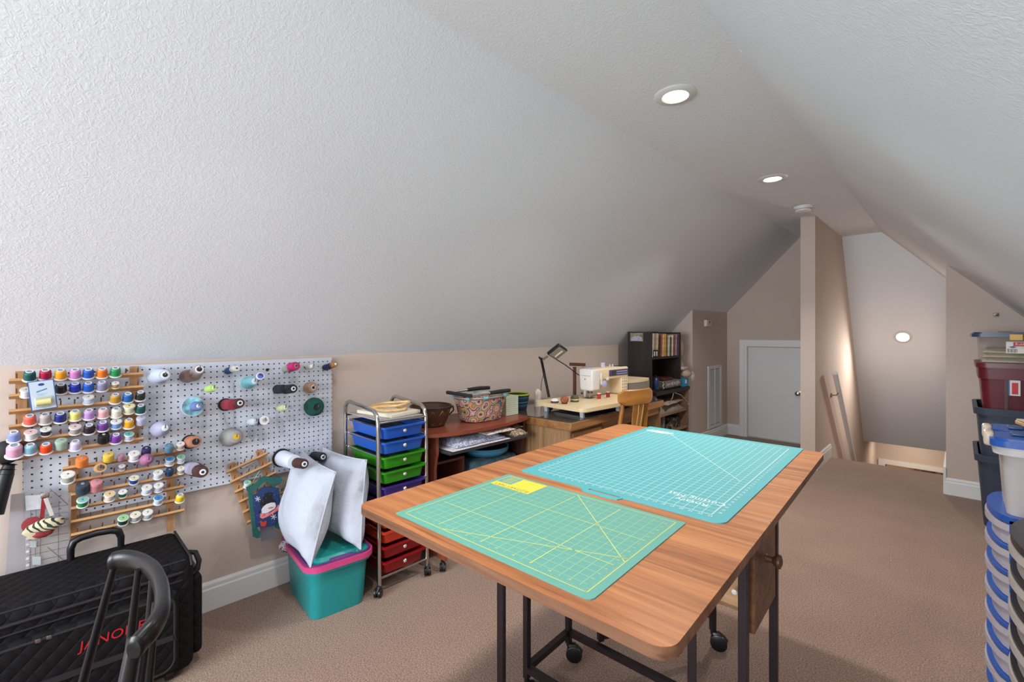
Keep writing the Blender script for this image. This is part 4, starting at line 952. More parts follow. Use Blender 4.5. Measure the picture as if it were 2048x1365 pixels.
# local frame: back along local Y at x=0, seat towards -x
m = MB(); vs = []; fs = []; n = 16; prof = [(-.009, -.052), (-.011, 0), (-.009, .045), (0, .052), (.009, .045), (.011, 0), (.009, -.052), (0, -.056)]
for i in range(n + 1):
    t = -1 + 2 * i / n; y = .172 * t; x = .035 * (1 - t * t) ; e = 1 - .45 * max(0, abs(t) - .82) / .18; zc = .878 + .010 * t * 0
    for a, b_ in prof: vs.append((x + a, y, zc + b_ * (e if abs(t) > .82 else 1)))
k = len(prof)
for i in range(n):
    for j in range(k): fs.append((i * k + j, i * k + (j + 1) % k, (i + 1) * k + (j + 1) % k, (i + 1) * k + j))
fs += [tuple(range(k)), tuple(range(n * k, n * k + k))]
m.add(vs, fs); m.build('crest_rail', m_hony, ch, world=False)
for y in (-.125, .125):
    MB().tube([(-.005 + .0, y, .905), (.0, y, .86), (-.03, y * 1.08, .65), (-.045, y * 1.16, .44), (.01, y * 1.3, 0.0)], [.012, .014, .016, .018, .014], 12).build('back_post', m_hon, ch, world=False)
MB().prism([(.025, -.055, .835), (.028, .055, .835), (-.02, .045, .47), (-.02, -.045, .47)], (.008, 0, .0)).build('back_splat', m_hon, ch, world=False, smooth=False)
seat = [(-.44, -.19), (-.44, .19), (-.30, .215), (-.04, .185), (-.02, 0), (-.04, -.185), (-.30, -.215)]
MB().prism([(x, y, .43) for x, y in seat], (0, 0, .03)).build('seat', m_hony, ch, world=False)
for y in (-.17, .17): MB().tube([(-.40, y, .43), (-.43, y * 1.1, 0)], [.018, .013], 12).build('front_leg', m_hon, ch, world=False)
for y in (-.17, .17): MB().cyl((-.42, y * 1.05, .18), (-.01, y * 1.15, .2), .009).build('stretcher', m_hon, ch, world=False)
# thin cords hanging on the splat
m = MB(); m.tube([ch.location + Matrix.Rotation(crz, 3, 'Z') @ Vector(p) for p in ((.045, -.02, .822), (.04, -.022, .75), (.03, -.03, .66), (.02, -.05, .55))], .0016, 5)
m.tube([ch.location + Matrix.Rotation(crz, 3, 'Z') @ Vector(p) for p in ((.045, .03, .822), (.04, .018, .74), (.03, .006, .64), (.02, .0, .55))], .0016, 5)
mono('cord', m, mat('beige_cord', '#d3ba8e', .7), 'thin beige cord looped over the back panel of the oak chair', 'cord')

# ---- book hutch and shelf unit
m_esp = wood('espresso', '#1d1513', '#271c19', '#32251f', 'Z', .5, 1.0)
m_shelf = wood('shelf_brown', '#6f5645', '#8a6c56', '#9c8069', 'Y', .55, 1.0)
lx0, lx1, ly0, ly1, lz = -2.53, -2.135, 4.19, 4.95, .735
su = thing('shelf_unit', 'open brown wooden shelf unit below the black book hutch', 'shelf', ((lx0 + lx1) / 2, (ly0 + ly1) / 2, 0))
for y in (ly0, ly1 - .018): MB().box(lx0, lx1, y, y + .018, 0, lz - .036).build('side_panel', m_shelf, su, smooth=False)
MB().box(lx0, lx0 + .006, ly0 + .018, ly1 - .018, .02, lz - .036).build('back_panel', mat('shelf_back', '#3a2a20', .7), su, smooth=False)
for z in (.10, .285, .475): MB().box(lx0 + .006, lx1 - .005, ly0 + .018, ly1 - .018, z, z + .016).build('shelf_board', m_shelf, su, smooth=False)
MB().box(lx0, lx1 + .01, ly0 - .01, ly1 + .01, lz - .036, lz).build('top_board', m_esp, su, smooth=False)
hx0, hx1, hy0, hy1, hz1 = -2.425, -2.165, 4.16, 4.82, 1.33
hu = thing('book_hutch', 'espresso-black book hutch standing on the brown shelf unit', 'shelf', ((hx0 + hx1) / 2, (hy0 + hy1) / 2, lz))
MB().box(hx0, hx1, hy0, hy0 + .018, lz + .0005, hz1).build('side_panel', m_esp, hu, smooth=False)
MB().box(hx0, hx1, hy1 - .018, hy1, lz + .0005, hz1 - .005).build('side_panel', m_esp, hu, smooth=False)
MB().box(hx0, hx0 + .01, hy0 + .018, hy1 - .018, lz + .0005, hz1).build('back_panel', m_esp, hu, smooth=False)
MB().box(hx0 + .01, hx1 - .005, hy0 + .018, hy1 - .018, 1.055, 1.075).build('shelf_board', m_esp, hu, smooth=False)
MB().box(hx0 + .01, hx1 - .005, hy0 + .018, hy1 - .018, lz + .0005, lz + .015).build('shelf_board', m_esp, hu, smooth=False)
# card pinned to the hutch side
m = MB(); m.box(-2.395, -2.255, hy0 - .002, hy0 - .0005, 1.235, 1.318)
cd = thing('greeting_card', 'small photo card of a purple quilt fixed to the black hutch side', 'card', (-2.32, hy0, 1.235))
m.build('card', mat('card_forest', '#8a8266', .7, var=.5, vscale=30), cd, smooth=False)
m = MB(); m.prism([(-2.385, hy0 - .003, 1.24), (-2.275, hy0 - .003, 1.238), (-2.262, hy0 - .003, 1.27), (-2.31, hy0 - .003, 1.29), (-2.38, hy0 - .003, 1.275)], (0, .001, 0))
m.build('quilt_picture', print_mat('quilt_pic', '#5a5a86', '#c9c3d6', 220, .5), cd, smooth=False)
bks = [('#c7bba6', .30, .030, 'cream spiral-bound pattern book at the left of the upper shelf'), ('#b9a58b', .26, .022, 'beige spiral notebook standing next to the cream pattern book'), ('#3b2c26', .24, .012, 'thin dark brown book standing between the spiral books'), ('#a0492f', .25, .014, 'rust-red book standing fourth from the left of the upper shelf'),
       ('#c9bda9', .24, .010, 'thin cream booklet standing beside the rust-red book'), ('#d09a2c', .25, .020, 'mustard yellow book in the middle of the upper shelf'), ('#7c6a52', .235, .014, 'brown-spined book right of the mustard yellow one'), ('#d5cdbd', .23, .016, 'white-spined book right of the brown-spined one'),
       ('#4c5a4a', .215, .012, 'dark green book between two pale-spined ones'), ('#cfc6b2', .235, .018, 'ivory book standing right of the dark green one'), ('#8e3a3e', .24, .012, 'crimson book near the right end of the upper shelf'), ('#9a93a3', .24, .022, 'lilac-grey magazine volume, second from the right end'), ('#5d4250', .245, .026, 'plum floral binder at the right end of the upper shelf')]
y = hy0 + .03; x1b = hx1 - .004
tot = sum(b[2] for b in bks); gap = (hy1 - hy0 - .05 - tot - .18) / len(bks)
for k, (hx, h, th, lb) in enumerate(bks):
    t = thing('book', lb, 'book', (-2.28, y + th / 2 + .001, 1.0755), group='books on the upper hutch shelf')
    lean = -.07 if k < 4 else -.04
    M = Matrix.Translation((0, y, 1.0755)) @ Matrix.Rotation(lean, 4, 'X')
    h_ = min(h * .93, .238)
    MB().rbox(-2.39, x1b, .0, th, .0015 + th * .06, h_, .0015, 1, M).build('cover', mat('book_' + hx[1:], hx, .6, var=.25, vscale=25), t)
    MB().box(-2.385, x1b - .004, .002, th - .002, h_, h_ + .0012, M).build('pages', mat('page_edge', '#cfc4ae', .9), t, smooth=False)
    if k < 2:
        for i in range(14):
            MB().lathe([(.007, 0), (.007, .002), (.0055, .002), (.0055, 0)], M @ axis_M((x1b, th * .5, .02 + (h_ - .04) * i / 13), (0, 0, 1)), 8, closed=False).build('spiral_ring', mat('spiral_black', '#1c1a1a', .4), t)
    y += th + gap + (.05 if k == 0 else .012)
# small photo frame in front of the books
pf = thing('photo_frame', 'small black frame with two pale mounts in front of the books', 'photo frame', (-2.16, 4.25, 1.076))
MB().rbox(-2.172, -2.166, 4.20, 4.30, 1.076, 1.15, .002, 1).build('frame', m_black, pf)
for yy in (4.215, 4.262): MB().box(-2.1662, -2.1652, yy, yy + .022, 1.09, 1.135).build('mount', mat('mount_white', '#cfc8bd', .7), pf, smooth=False)
# lower hutch bay: game box and small things
MB0 = MB().rbox(-2.37, -2.15, 4.42, 4.80, lz + .0155, lz + .085, .003, 1)
gb = thing('box', 'flat grey box with scrawled white lettering in the lower hutch bay', 'box', (-2.26, 4.6, lz + .0155))
MB0.build('carton', mat('grey_card', '#6a6660', .7, var=.2), gb)
m = MB()
rr = random.Random(3)
for k in range(11): m.box(-2.1499, -2.149, 4.46 + k * .028, 4.468 + k * .028 + rr.random() * .008, lz + .03 + rr.random() * .015, lz + .06 + rr.random() * .018)
m.build('scrawled_lettering', mat('white_scrawl', '#cfcbc4', .7), gb, smooth=False)
mono('box', MB().rbox(-2.36, -2.18, 4.45, 4.66, lz + .0855, lz + .115, .003, 1), mat('dark_red_card', '#4e1d18', .6), 'dark red flat box lying on the grey lettered box', 'box')
bt_ = thing('bottle', 'dark blue plastic bottle at the left of the lower hutch bay', 'bottle', (-2.19, 4.30, lz + .0155))
MB().lathe([(.03, 0), (.032, .01), (.032, .09), (.02, .11), (.012, .12)], Matrix.Translation((-2.19, 4.30, lz + .0155)), 18).build('body', mat('blue_bottle', '#26365e', .3), bt_)
MB().lathe([(.014, .12), (.014, .14)], Matrix.Translation((-2.19, 4.30, lz + .0155)), 14).build('cap', m_black, bt_)
mono('ribbon', MB().tube([(-2.14, 4.36 + .012 * math.sin(i * 1.3), lz + .02 + i * .008) for i in range(10)], .004, 6), mat('ribbon_white', '#cfcac4', .6), 'curled white ribbon beside the blue bottle', 'ribbon')
# things in the shelf unit
mono('paper_stack', cloth_slab(-2.45, -2.16, 4.33, 4.90, .4915, .56, .01, 11), mat('kraft_pattern_paper', '#8d8172', .8, var=.25, vscale=14), 'stack of greyish patterns on the upper board of shelf unit', 'papers')
mono('paper_stack', cloth_slab(-2.42, -2.15, 4.42, 4.90, .580, .600, .008, 12, rot=.12), mat('pale_pattern_paper', '#a39685', .8, var=.2, vscale=14), 'paler crumpled papers lying on top of the pattern stack', 'papers')
mono('box', MB().rbox(-2.45, -2.17, 4.24, 4.36, .3015, .43, .003, 1), mat('maroon_box', '#402420', .6), 'maroon box at the left of the middle shelf', 'box')
mono('box', MB().rbox(-2.40, -2.18, 4.46, 4.475, .3015, .465, .002, 1), mat('grey_folder', '#8a857a', .7), 'pale grey folder standing upright on the middle shelf', 'folder')
mono('box', MB().rbox(-2.42, -2.18, 4.60, 4.84, .3015, .42, .003, 1), print_mat('dark_photo_box', '#2a2624', '#8a7458', 18, .56), 'black patterned box at the right of the middle shelf', 'box')
mono('box', MB().rbox(-2.40, -2.17, 4.72, 4.90, .1165, .17, .003, 1), mat('blue_grey_box', '#56606e', .6, var=.3, vscale=30), 'blue-grey box on the lowest shelf', 'box')
cdm = MB().tube([(-2.13, 4.60, .695), (-2.12, 4.72, .66), (-2.115, 4.83, .60), (-2.112, 4.87, .575), (-2.112, 4.89, .55)], .004, 6)
cdm.tube([(-2.13, 4.57, .695), (-2.12, 4.52, .65), (-2.125, 4.50, .63)], .003, 6); cdm.sphere((-2.112, 4.892, .545), .010)
mono('cable', cdm, mat('pale_cable', '#b7aea0', .6), 'pale cable with a plug hanging over the shelf unit front', 'cable')
# bags hanging on the hutch's far side and items below
def blob(c, rx, ry, rz_, seed, amp=.12, seg=20, rings=14):
    rnd = random.Random(seed); m = MB(); m.sphere(c, rx, ry, rz_, seg, rings); c = Vector(c)
    ph = [rnd.uniform(0, 6.28) for _ in range(5)]
    for i, v in enumerate(m.v):
        d = v - c; a = math.atan2(d.y, d.x); k = 1 + amp * (.5 * math.sin(3 * a + ph[0] + d.z / rz_ * 2) + .3 * math.sin(5 * a + ph[1]) + .35 * math.sin(7 * d.z / rz_ + ph[2] + a))
        m.v[i] = c + Vector((d.x * k, d.y * k, d.z * (1 + amp * .3 * math.sin(4 * a + ph[3]))))
    return m
m_bagp = mat('beige_plastic_bag', '#a8917e', .45, var=.2, vscale=14, bump=.5, bscale=25, bdist=.01)
mono('shopping_bag', blob((-2.22, 4.89, 1.14), .055, .055, .115, 5), m_bagp, 'upper beige plastic bag hanging beside the black hutch', 'bag')
mono('shopping_bag', blob((-2.22, 4.88, .955), .06, .055, .07, 8), mat('tan_plastic_bag', '#9c806c', .5, var=.2, vscale=14, bump=.5, bscale=25, bdist=.01), 'middle tan plastic bag hanging beside the black hutch', 'bag')
mono('cloth_bundle', blob((-2.17, 4.925, .875), .07, .055, .045, 9), mat('cream_bundle', '#b9a48c', .8, var=.2, vscale=20, bump=.4, bscale=30, bdist=.008), 'rolled cream bundle on the blue box by the hutch', 'bundle')
mono('paper_roll', MB().rbox(-2.24, -2.14, 4.835, 4.95, .915, .95, .012, 3), mat('white_roll', '#b7b0a6', .7), 'folded white paper on the cream bundle by the hutch', 'paper')
bb = thing('box', 'small bright blue carton with white label at the shelf end', 'box', (-2.18, 4.9, lz))
MB().rbox(-2.24, -2.135, 4.835, 4.95, lz + .0005, lz + .088, .002, 1).build('carton', mat('bright_blue_card', '#2f86b4', .5), bb)
MB().box(-2.1352, -2.1340, 4.86, 4.90, lz + .035, lz + .075).build('label', mat('label_white', '#d6d3cc', .6), bb, smooth=False)
mono('plastic_wrap', blob((-2.105, 4.985, .845), .022, .03, .05, 12, .35), mat('clear_wrap', '#d3cfc8', .2, alpha=.35), 'wisp of clear plastic wrap at the shelf corner', 'plastic wrap')
# ================================================================== PEGBOARD, THREAD RACKS, SPOOLS
BX = -2.535                                     # front face of the pegboard
def c1(x, y): return (x / 5.1125, 700 + y / 5.1125)
def c2(x, y): return (300 + x / 5.1125, 700 + y / 5.1125)
def c3(x, y): return (x / 5.1125, 900 + y / 5.1125)
def c4(x, y): return (360 + x / 5.1125, 860 + y / 5.1125)
def c7(x, y): return (480 + x / 7.583, 930 + y / 7.583)
m_peg = bpy.data.materials.new('perforated_hardboard'); m_peg.use_nodes = True
def peg_nodes(m):
    nt = m.node_tree; b = nt.nodes['Principled BSDF']; b.inputs['Roughness'].default_value = .45
    tc = nt.nodes.new('ShaderNodeTexCoord'); sx = nt.nodes.new('ShaderNodeSeparateXYZ'); nt.links.new(tc.outputs['Object'], sx.inputs[0])
    sq = []
    for ax in (1, 2):
        a = nt.nodes.new('ShaderNodeMath'); a.operation = 'DIVIDE'; a.inputs[1].default_value = .0254; nt.links.new(sx.outputs[ax], a.inputs[0])
        f = nt.nodes.new('ShaderNodeMath'); f.operation = 'FRACT'; nt.links.new(a.outputs[0], f.inputs[0])
        g = nt.nodes.new('ShaderNodeMath'); g.operation = 'SUBTRACT'; g.inputs[1].default_value = .5; nt.links.new(f.outputs[0], g.inputs[0])
        h = nt.nodes.new('ShaderNodeMath'); h.operation = 'POWER'; h.inputs[1].default_value = 2; nt.links.new(g.outputs[0], h.inputs[0]); sq.append(h)
    s = nt.nodes.new('ShaderNodeMath'); s.operation = 'ADD'; nt.links.new(sq[0].outputs[0], s.inputs[0]); nt.links.new(sq[1].outputs[0], s.inputs[1])
    c = nt.nodes.new('ShaderNodeMath'); c.operation = 'GREATER_THAN'; c.inputs[1].default_value = .0185; nt.links.new(s.outputs[0], c.inputs[0])
    mx = nt.nodes.new('ShaderNodeMix'); mx.data_type = 'RGBA'; nt.links.new(c.outputs[0], mx.inputs[0]); mx.inputs[6].default_value = srgb('#23222a'); mx.inputs[7].default_value = srgb('#ccd2de')
    nt.links.new(mx.outputs[2], b.inputs['Base Color'])
    bp = nt.nodes.new('ShaderNodeBump'); bp.inputs['Strength'].default_value = .6; bp.inputs['Distance'].default_value = .002; nt.links.new(c.outputs[0], bp.inputs['Height']); nt.links.new(bp.outputs[0], b.inputs['Normal'])
peg_nodes(m_peg)
pg = thing('pegboard', 'white perforated pegboard on the left wall holding thread racks and cones', 'pegboard', (BX, .54, .588))
m = MB(); m.box(BX - .005, BX, -.056, 1.137, .588, 1.181); m.build('board', m_peg, pg, smooth=False)
m = MB()
for y in (-.03, .35, .75, 1.11): m.box(XL, BX - .005, y, y + .02, .60, 1.17)
m.build('batten', wood('pine_batten', '#b08a60', '#c9a67c', '#d9ba92', 'Z'), pg, smooth=False)
m_steel = mat('zinc_hook', '#a9a9a9', .25, 1.0)
m_rack = wood('rack_beech', '#a87644', '#c0905c', '#d0a472', 'Y', .5, 1.2); m_rackp = wood('rack_post', '#9c7048', '#b58a60', '#c4a078', 'Z', .5, 1.2)
m_pin = mat('rack_pin', '#6b4630', .5)
def ilerp(a, b, t): return tuple(a[i] + (b[i] - a[i]) * t for i in range(len(a)))
A45 = Vector((.5, 0, .866)).normalized()
RX = -2.502
def rack(label, strips, posts, group, npeg=10, xp=BX + .0055, tilt=Vector((.5, 0, .866))):
    """strips and posts: pairs of picture points lying on the rack plane"""
    ps = [PX(*q, RX) for st in strips for q in st]
    c = sum(ps, Vector()) / len(ps); base = Vector((BX, c.y, min(p.z for p in ps)))
    t = thing('thread_rack', label, 'thread rack', base, group=group)
    for a, b in posts:
        pa_, pb_ = PX(*a, xp), PX(*b, xp); MB().bar(pa_, pb_, .011, .030, upv=(0, 1, 0)).build('post', m_rackp, t, smooth=False)
    for a, b in strips:
        pa_, pb_ = PX(*a, RX), PX(*b, RX); MB().bar(pa_, pb_, .026, .0095, upv=(-.5, 0, .87)).build('strip', m_rack, t, smooth=False)
        for k in range(npeg):
            p = pa_.lerp(pb_, (k + .5) / npeg)
            MB().cyl(p, p + tilt.normalized() * .034, .0024, None, 6).build('pin', m_pin, t)
    return t
# upper rack: six strips
s1 = []
for k in range(6):
    yl = 310 + 157 * k; yr = 240 + 132 * k
    s1.append((c1(90, yl + 15), c1(1465, yr + 12)))
rack('large upper wooden thread rack with six rows at the left of the pegboard', s1, [(c1(215, 220), c1(225, 1125)), (c1(1372, 170), c1(1372, 960))], 'wooden thread racks')
s2 = []
for k in range(6):
    yl = (190, 322, 458, 600, 735, 870)[k]; xl = 640 if k == 0 else 725
    yr = (-2, 120, 243, 365, 490, 610)[k]
    s2.append((c3(xl, yl + 10), c3(1880, yr + 10)))
rack('smaller lower wooden thread rack hanging past the bottom of the pegboard', s2, [(c3(750, 80), c3(755, 925)), (c3(1745, -20), c3(1745, 830))], 'wooden thread racks')
s3 = []
for k in range(6):
    s3.append((c4(472 + 43 * k, 440 + 102 * k), c4(895 + 43 * k, 240 + 98 * k)))
rack('tilted wooden thread rack, mostly empty, behind the snowman sled', s3, [(c4(520, 345), c4(715, 960)), (c4(805, 210), c4(1010, 800))], 'wooden thread racks', npeg=6)

_spoolmesh = {}
def tmat(hx): return mat('thread_' + hx.lstrip('#'), hx, .42, bump=.25, bscale=350)
m_wh = mat('spool_white_plastic', '#dcdde2', .3); m_hole = mat('spool_hollow', '#8f93a3', .6)
def spool(kind, hx, px, py, s, label, group, top=None, X=-2.482, tilt=A45, name='thread_spool'):
    s *= {'K': .86, 'F': .83, 'C': .84}[kind]
    c = PX(px, py, X); q = tilt.to_track_quat('Z', 'Y')
    Ls = {'K': .042, 'F': .036, 'C': .042}[kind] * s * 1.03
    loc = c - tilt * Ls / 2
    t = thing(name, label, 'thread spool', loc, group=group, rot=q)
    key = (kind, hx, round(s, 2), top)
    if key not in _spoolmesh:
        parts = []
        S = lambda pr: [(r * s, z * s * 1.03) for r, z in pr]
        if kind == 'K':
            parts.append(('bobbin', MB().lathe(S([(.020, 0), (.0235, .001), (.0235, .003), (.018, .005)]), seg=24).lathe(S([(.0085, .030), (.0125, .040), (.0125, .043), (.0088, .043), (.0080, .036)]), seg=20, closed=False), m_wh))
            pr = [(.0165, .004)]
            for k in range(4): z = .006 + .0075 * k; pr += [(.0192 - .0003 * k, z), (.0200 - .0003 * k, z + .0035), (.0190 - .0003 * k, z + .007)]
            pr += [(.0165, .0385), (.0125, .041)]
            parts.append(('thread', MB().lathe(S(pr), seg=24), tmat(hx)))
            parts.append(('hollow', MB().lathe(S([(.0090, .0412), (.0090, .0420)]), seg=16), m_hole))
        elif kind == 'F':
            tc_ = m_wh
            parts.append(('bobbin', MB().lathe(S([(.0205, 0), (.0215, .001), (.0215, .003), (.013, .004)]), seg=24).lathe(S([(.014, .030), (.0205, .031), (.0215, .033), (.0205, .0355), (.003, .036)]), seg=24), tc_))
            parts.append(('thread', MB().lathe(S([(.0165, .0035), (.0175, .006), (.0178, .017), (.0175, .028), (.0165, .0305)]), seg=24), tmat(hx)))
            parts.append(('top_label', MB().lathe(S([(.018, .0361), (.018, .0365)]), seg=24), mat('label_' + (top or '#d9d6d0').lstrip('#'), top or '#d9d6d0', .6, var=.18, vscale=90)))
            parts.append(('spindle_hole', MB().lathe(S([(.0032, .0366), (.0032, .0369)]), seg=10), mat('hole_dark', '#3b3836', .7)))
        else:
            pr = [(.010, .0), (.018, .001)]
            for k in range(4): z = .002 + .0085 * k; pr += [(.0188, z + .001), (.0200, z + .0045), (.0188, z + .008)]
            pr += [(.0175, .040), (.008, .042)]
            parts.append(('thread', MB().lathe(S(pr), seg=24), tmat(hx)))
            parts.append(('core', MB().lathe(S([(.0045, .0), (.0055, .0421), (.0040, .0428)]), seg=14), mat('core_' + (top or '#8d8f99').lstrip('#'), top or '#8d8f99', .6)))
        _spoolmesh[key] = [(n, mb.mesh(n, mm)) for n, mb, mm in parts]
    for n, me in _spoolmesh[key]:
        o = bpy.data.objects.new(n, me); COL.objects.link(o); o.parent = t
    return t
ORD = ['first', 'second', 'third', 'fourth', 'fifth', 'sixth', 'seventh', 'eighth', 'ninth']
ROWU = ['top row', 'second row', 'third row', 'fourth row', 'fifth row', 'bottom row']
upper = [
 [('K', '#12524f', 303, 265, 'dark teal'), ('K', '#a3123f', 465, 250, 'crimson'), ('K', '#e59a22', 620, 250, 'golden orange'), ('K', '#c87fc0', 768, 245, 'orchid pink'), ('K', '#2354b4', 903, 240, 'royal blue'), ('K', '#e0741c', 1043, 235, 'orange'), ('K', '#1f8a4c', 1180, 225, 'emerald green')],
 [('F', '#cfd3dc', 268, 440, 'white, half hidden'), ('K', '#1a1a20', 622, 395, 'black'), ('K', '#1a2fa0', 768, 385, 'deep blue'), ('K', '#1f57bd', 903, 380, 'bright blue'), ('K', '#8a86a6', 1043, 370, 'grey-lilac'), ('F', '#a8884a', 1180, 362, 'gold', .75)],
 [('F', '#c9d5e6', 905, 512, 'pale blue'), ('K', '#b88c30', 1180, 497, 'antique gold'), ('K', '#1e5ea6', 1308, 487, 'medium blue'), ('K', '#25281e', 1435, 470, 'black-olive')],
 [('K', '#e8604e', 305, 715, 'coral'), ('K', '#b5a8a4', 463, 702, 'silver-taupe'), ('K', '#1c2c78', 618, 690, 'navy'), ('K', '#ddd67a', 770, 668, 'lemon yellow'), ('K', '#b690cc', 910, 658, 'lilac'), ('K', '#dda8ac', 1055, 645, 'pale pink'), ('K', '#dcd8c6', 1190, 640, 'ivory'), ('F', '#ddd6b0', 1320, 605, 'cream', 1.12, '#d9cf9c'), ('K', '#0f4f4c', 1437, 605, 'dark green-teal')],
 [('K', '#8590c8', 145, 885, 'periwinkle'), ('F', '#dcdcda', 315, 873, 'white', 1.05, '#d8b8b4'), ('F', '#3a2230', 470, 840, 'dark plum', .9), ('F', '#a89c98', 768, 818, 'warm grey', 1.05, '#d3bcb8'), ('K', '#2c1c22', 912, 808, 'brown-black'), ('K', '#6e3f90', 1052, 778, 'purple'), ('F', '#6e9fd6', 1188, 762, 'sky blue', 1.05), ('K', '#e0a020', 1318, 752, 'amber'), ('C', '#b4b6cc', 1440, 725, 'silver-grey')],
 [('K', '#d9a2bc', 148, 1030, 'large pink', 1.28), ('K', '#82b4c6', 312, 1012, 'light aqua'), ('K', '#e04a18', 470, 1005, 'bright orange-red'), ('C', '#9ab3a2', 627, 965, 'sage green', 1.1), ('K', '#ccc6e6', 770, 975, 'white-lilac'), ('C', '#15151c', 1060, 905, 'black', 1.1, '#c3b48c'), ('K', '#7a3a9c', 1185, 905, 'violet'), ('F', '#c4ccd6', 1318, 888, 'silver', .95, '#5fa8a0')],
]
for r_, row in enumerate(upper):
    for k, e in enumerate(row):
        kind, hx, x, y, cn = e[:5]; s = e[5] if len(e) > 5 else 1.0; top = e[6] if len(e) > 6 else None
        px, py = c1(x, y)
        spool(kind, hx, px, py, s * (1.02 if kind != 'F' else 1.0), '%s thread spool, %s from left in %s of upper rack' % (cn, ORD[k], ROWU[r_]), 'spools on the upper thread rack', top)
lower = [
 [('C', '#d87838', c3(838, 122), 'orange', 1.15), ('C', '#dcbc4c', c3(1108, 80), 'yellow', 1.05), ('C', '#a87a8c', c3(1237, 80), 'small mauve', .75, '#c9a06a'), ('F', '#dcdce4', c3(1370, 68), 'white', 1.12), ('C', '#2c2450', c1(1495, 1038), 'dark purple', 1.0), ('C', '#5c8296', c1(1728, 1008), 'slate blue', 1.0), ('F', '#c8b8a4', c1(1845, 985), 'white-topped tan', .9)],
 [('F', '#a8ac9c', c3(695, 285), 'grey-green', 1.2), ('F', '#a4a4ac', c3(1245, 185), 'small silver', .65), ('F', '#c4c8cc', c3(1735, 120), 'blue-labelled white', 1.0, '#3f86c4'), ('F', '#d4d6d8', c3(1848, 98), 'green-labelled white', .9, '#7ab892')],
 [('C', '#34404c', c3(845, 392), 'dark slate', 1.3), ('C', '#c8848a', c3(983, 368), 'dusty pink', 1.25), ('F', '#1c3c8c', c3(1370, 312), 'blue cream-topped', .95, '#d6ceb0'), ('F', '#cfd2d8', c3(1615, 258), 'plain white', 1.0), ('C', '#1c3c5c', c3(1732, 228), 'navy', .9), ('F', '#b8b4a4', c3(1850, 212), 'clear cream-topped', .85, '#dcd6bc')],
 [('F', '#2c8444', c3(845, 540), 'green teal-topped', 1.05, '#7fb4ac'), ('F', '#ddd6c0', c3(1120, 480), 'cream red-centred', 1.05, '#d8bc90'), ('F', '#1c6430', c3(1255, 452), 'dark green', .85), ('F', '#d4d8ea', c3(1500, 412), 'white dark-rimmed', 1.05), ('F', '#d0d4dc', c3(1620, 388), 'white star-topped', 1.0)],
 [('F', '#c4ccd4', c3(1618, 518), 'white with blue-orange label', 1.0, '#3f7fc0'), ('K', '#e6c818', c3(1840, 492), 'bright yellow', .95)],
 [('F', '#183c28', c3(1258, 725), 'dark bottle-green', 1.05, '#8cc088'), ('F', '#c4c4c0', c3(1385, 690), 'white cream-topped', 1.05, '#d8d2ba'), ('F', '#c8ccc8', c3(1508, 665), 'clear white', 1.05)],
]
for r_, row in enumerate(lower):
    for k, e in enumerate(row):
        kind, hx, (px, py), cn = e[:4]; s = e[4] if len(e) > 4 else 1.0; top = e[5] if len(e) > 5 else None
        spool(kind, hx, px, py, s, '%s thread spool, %s from left in %s of lower rack' % (cn, ORD[k], ROWU[r_]), 'spools on the lower thread rack', top)
p_ = c4(686, 545); spool('F', '#d8d8d8', p_[0], p_[1] + 3, .9, 'white thread spool with green label on the tilted rack beside the sled', 'spools on the tilted rack', '#7fc0a4')

# ---- cones hanging on pegboard hooks (axis nearly level, tip towards the room)
def cone(name, label, b, t, layers, cat='thread spool', group='cones hanging on the pegboard hooks', xb=BX + .004, hook=True):
    """b, t: picture points of the base centre and of the tip centre; layers: part, material, profile over (radius, 0..1)"""
    B = PX(*b, xb); T = PY(*t, B.y); d = T - B; Ln = d.length; q = d.normalized().to_track_quat('Z', 'Y')
    th = thing(name, label, cat, B, group=group, rot=q); M = axis_M(B, d)
    for nm, mm, pr in layers:
        MB().lathe([(r, f * Ln) for r, f in pr], M, 24).build(nm, mm, th)
    if hook:
        e = d.normalized()
        h = MB().tube([B - Vector((.003, 0, 0)), B + e * Ln * .9, B + e * (Ln + .012), B + e * (Ln + .016) + Vector((0, 0, .012))], .0024, 8)
        h.build('hook', m_steel, pg)
    return th
def ribs(r0, r1, f0, f1, n, a=.0012):
    out = []
    for i in range(n):
        t0, t1 = i / n, (i + 1) / n
        out += [(r0 + (r1 - r0) * t0 - a, f0 + (f1 - f0) * t0), (r0 + (r1 - r0) * (t0 + t1) / 2 + a, f0 + (f1 - f0) * (t0 + t1) / 2)]
    return out + [(r1 - a, f1)]
m_core = mat('cone_core_white', '#dcdfea', .4); m_corek = mat('core_black', '#101014', .5); m_tiphole = mat('core_hole', '#20222a', .8)
def tip(r): return ('core', m_core, [(r, .985), (r, 1.0), (r * .6, 1.004)])
def tiph(r): return ('core_hole', m_tiphole, [(r, 1.002), (r, 1.006)])
def th_(hx): return mat('cone_thread_' + hx.lstrip('#'), hx, .6, bump=.3, bscale=260)
cone('thread_cone', 'large pale blue-white thread cone, leftmost on the pegboard hooks', c2(75, 268), c2(155, 258), [('thread', th_('#bcc6de'), ribs(.034, .022, .02, .97, 5)), ('base', m_core, [(.036, 0), (.036, .03)]), tip(.0155), tiph(.009)])
cone('thread_cone', 'greyish-taupe thread cone stacked in front of a brown one', c2(440, 262), c2(505, 200), [('thread', th_('#a69a98'), ribs(.030, .021, .08, .97, 5)), ('base', m_core, [(.034, 0), (.034, .07)]), tip(.0165), tiph(.0105)], xb=BX + .035)
cone('thread_cone', 'brown thread cone behind the greyish-taupe one', c2(368, 275), c2(420, 262), [('thread', th_('#7c625c'), ribs(.028, .026, .02, .97, 3))])
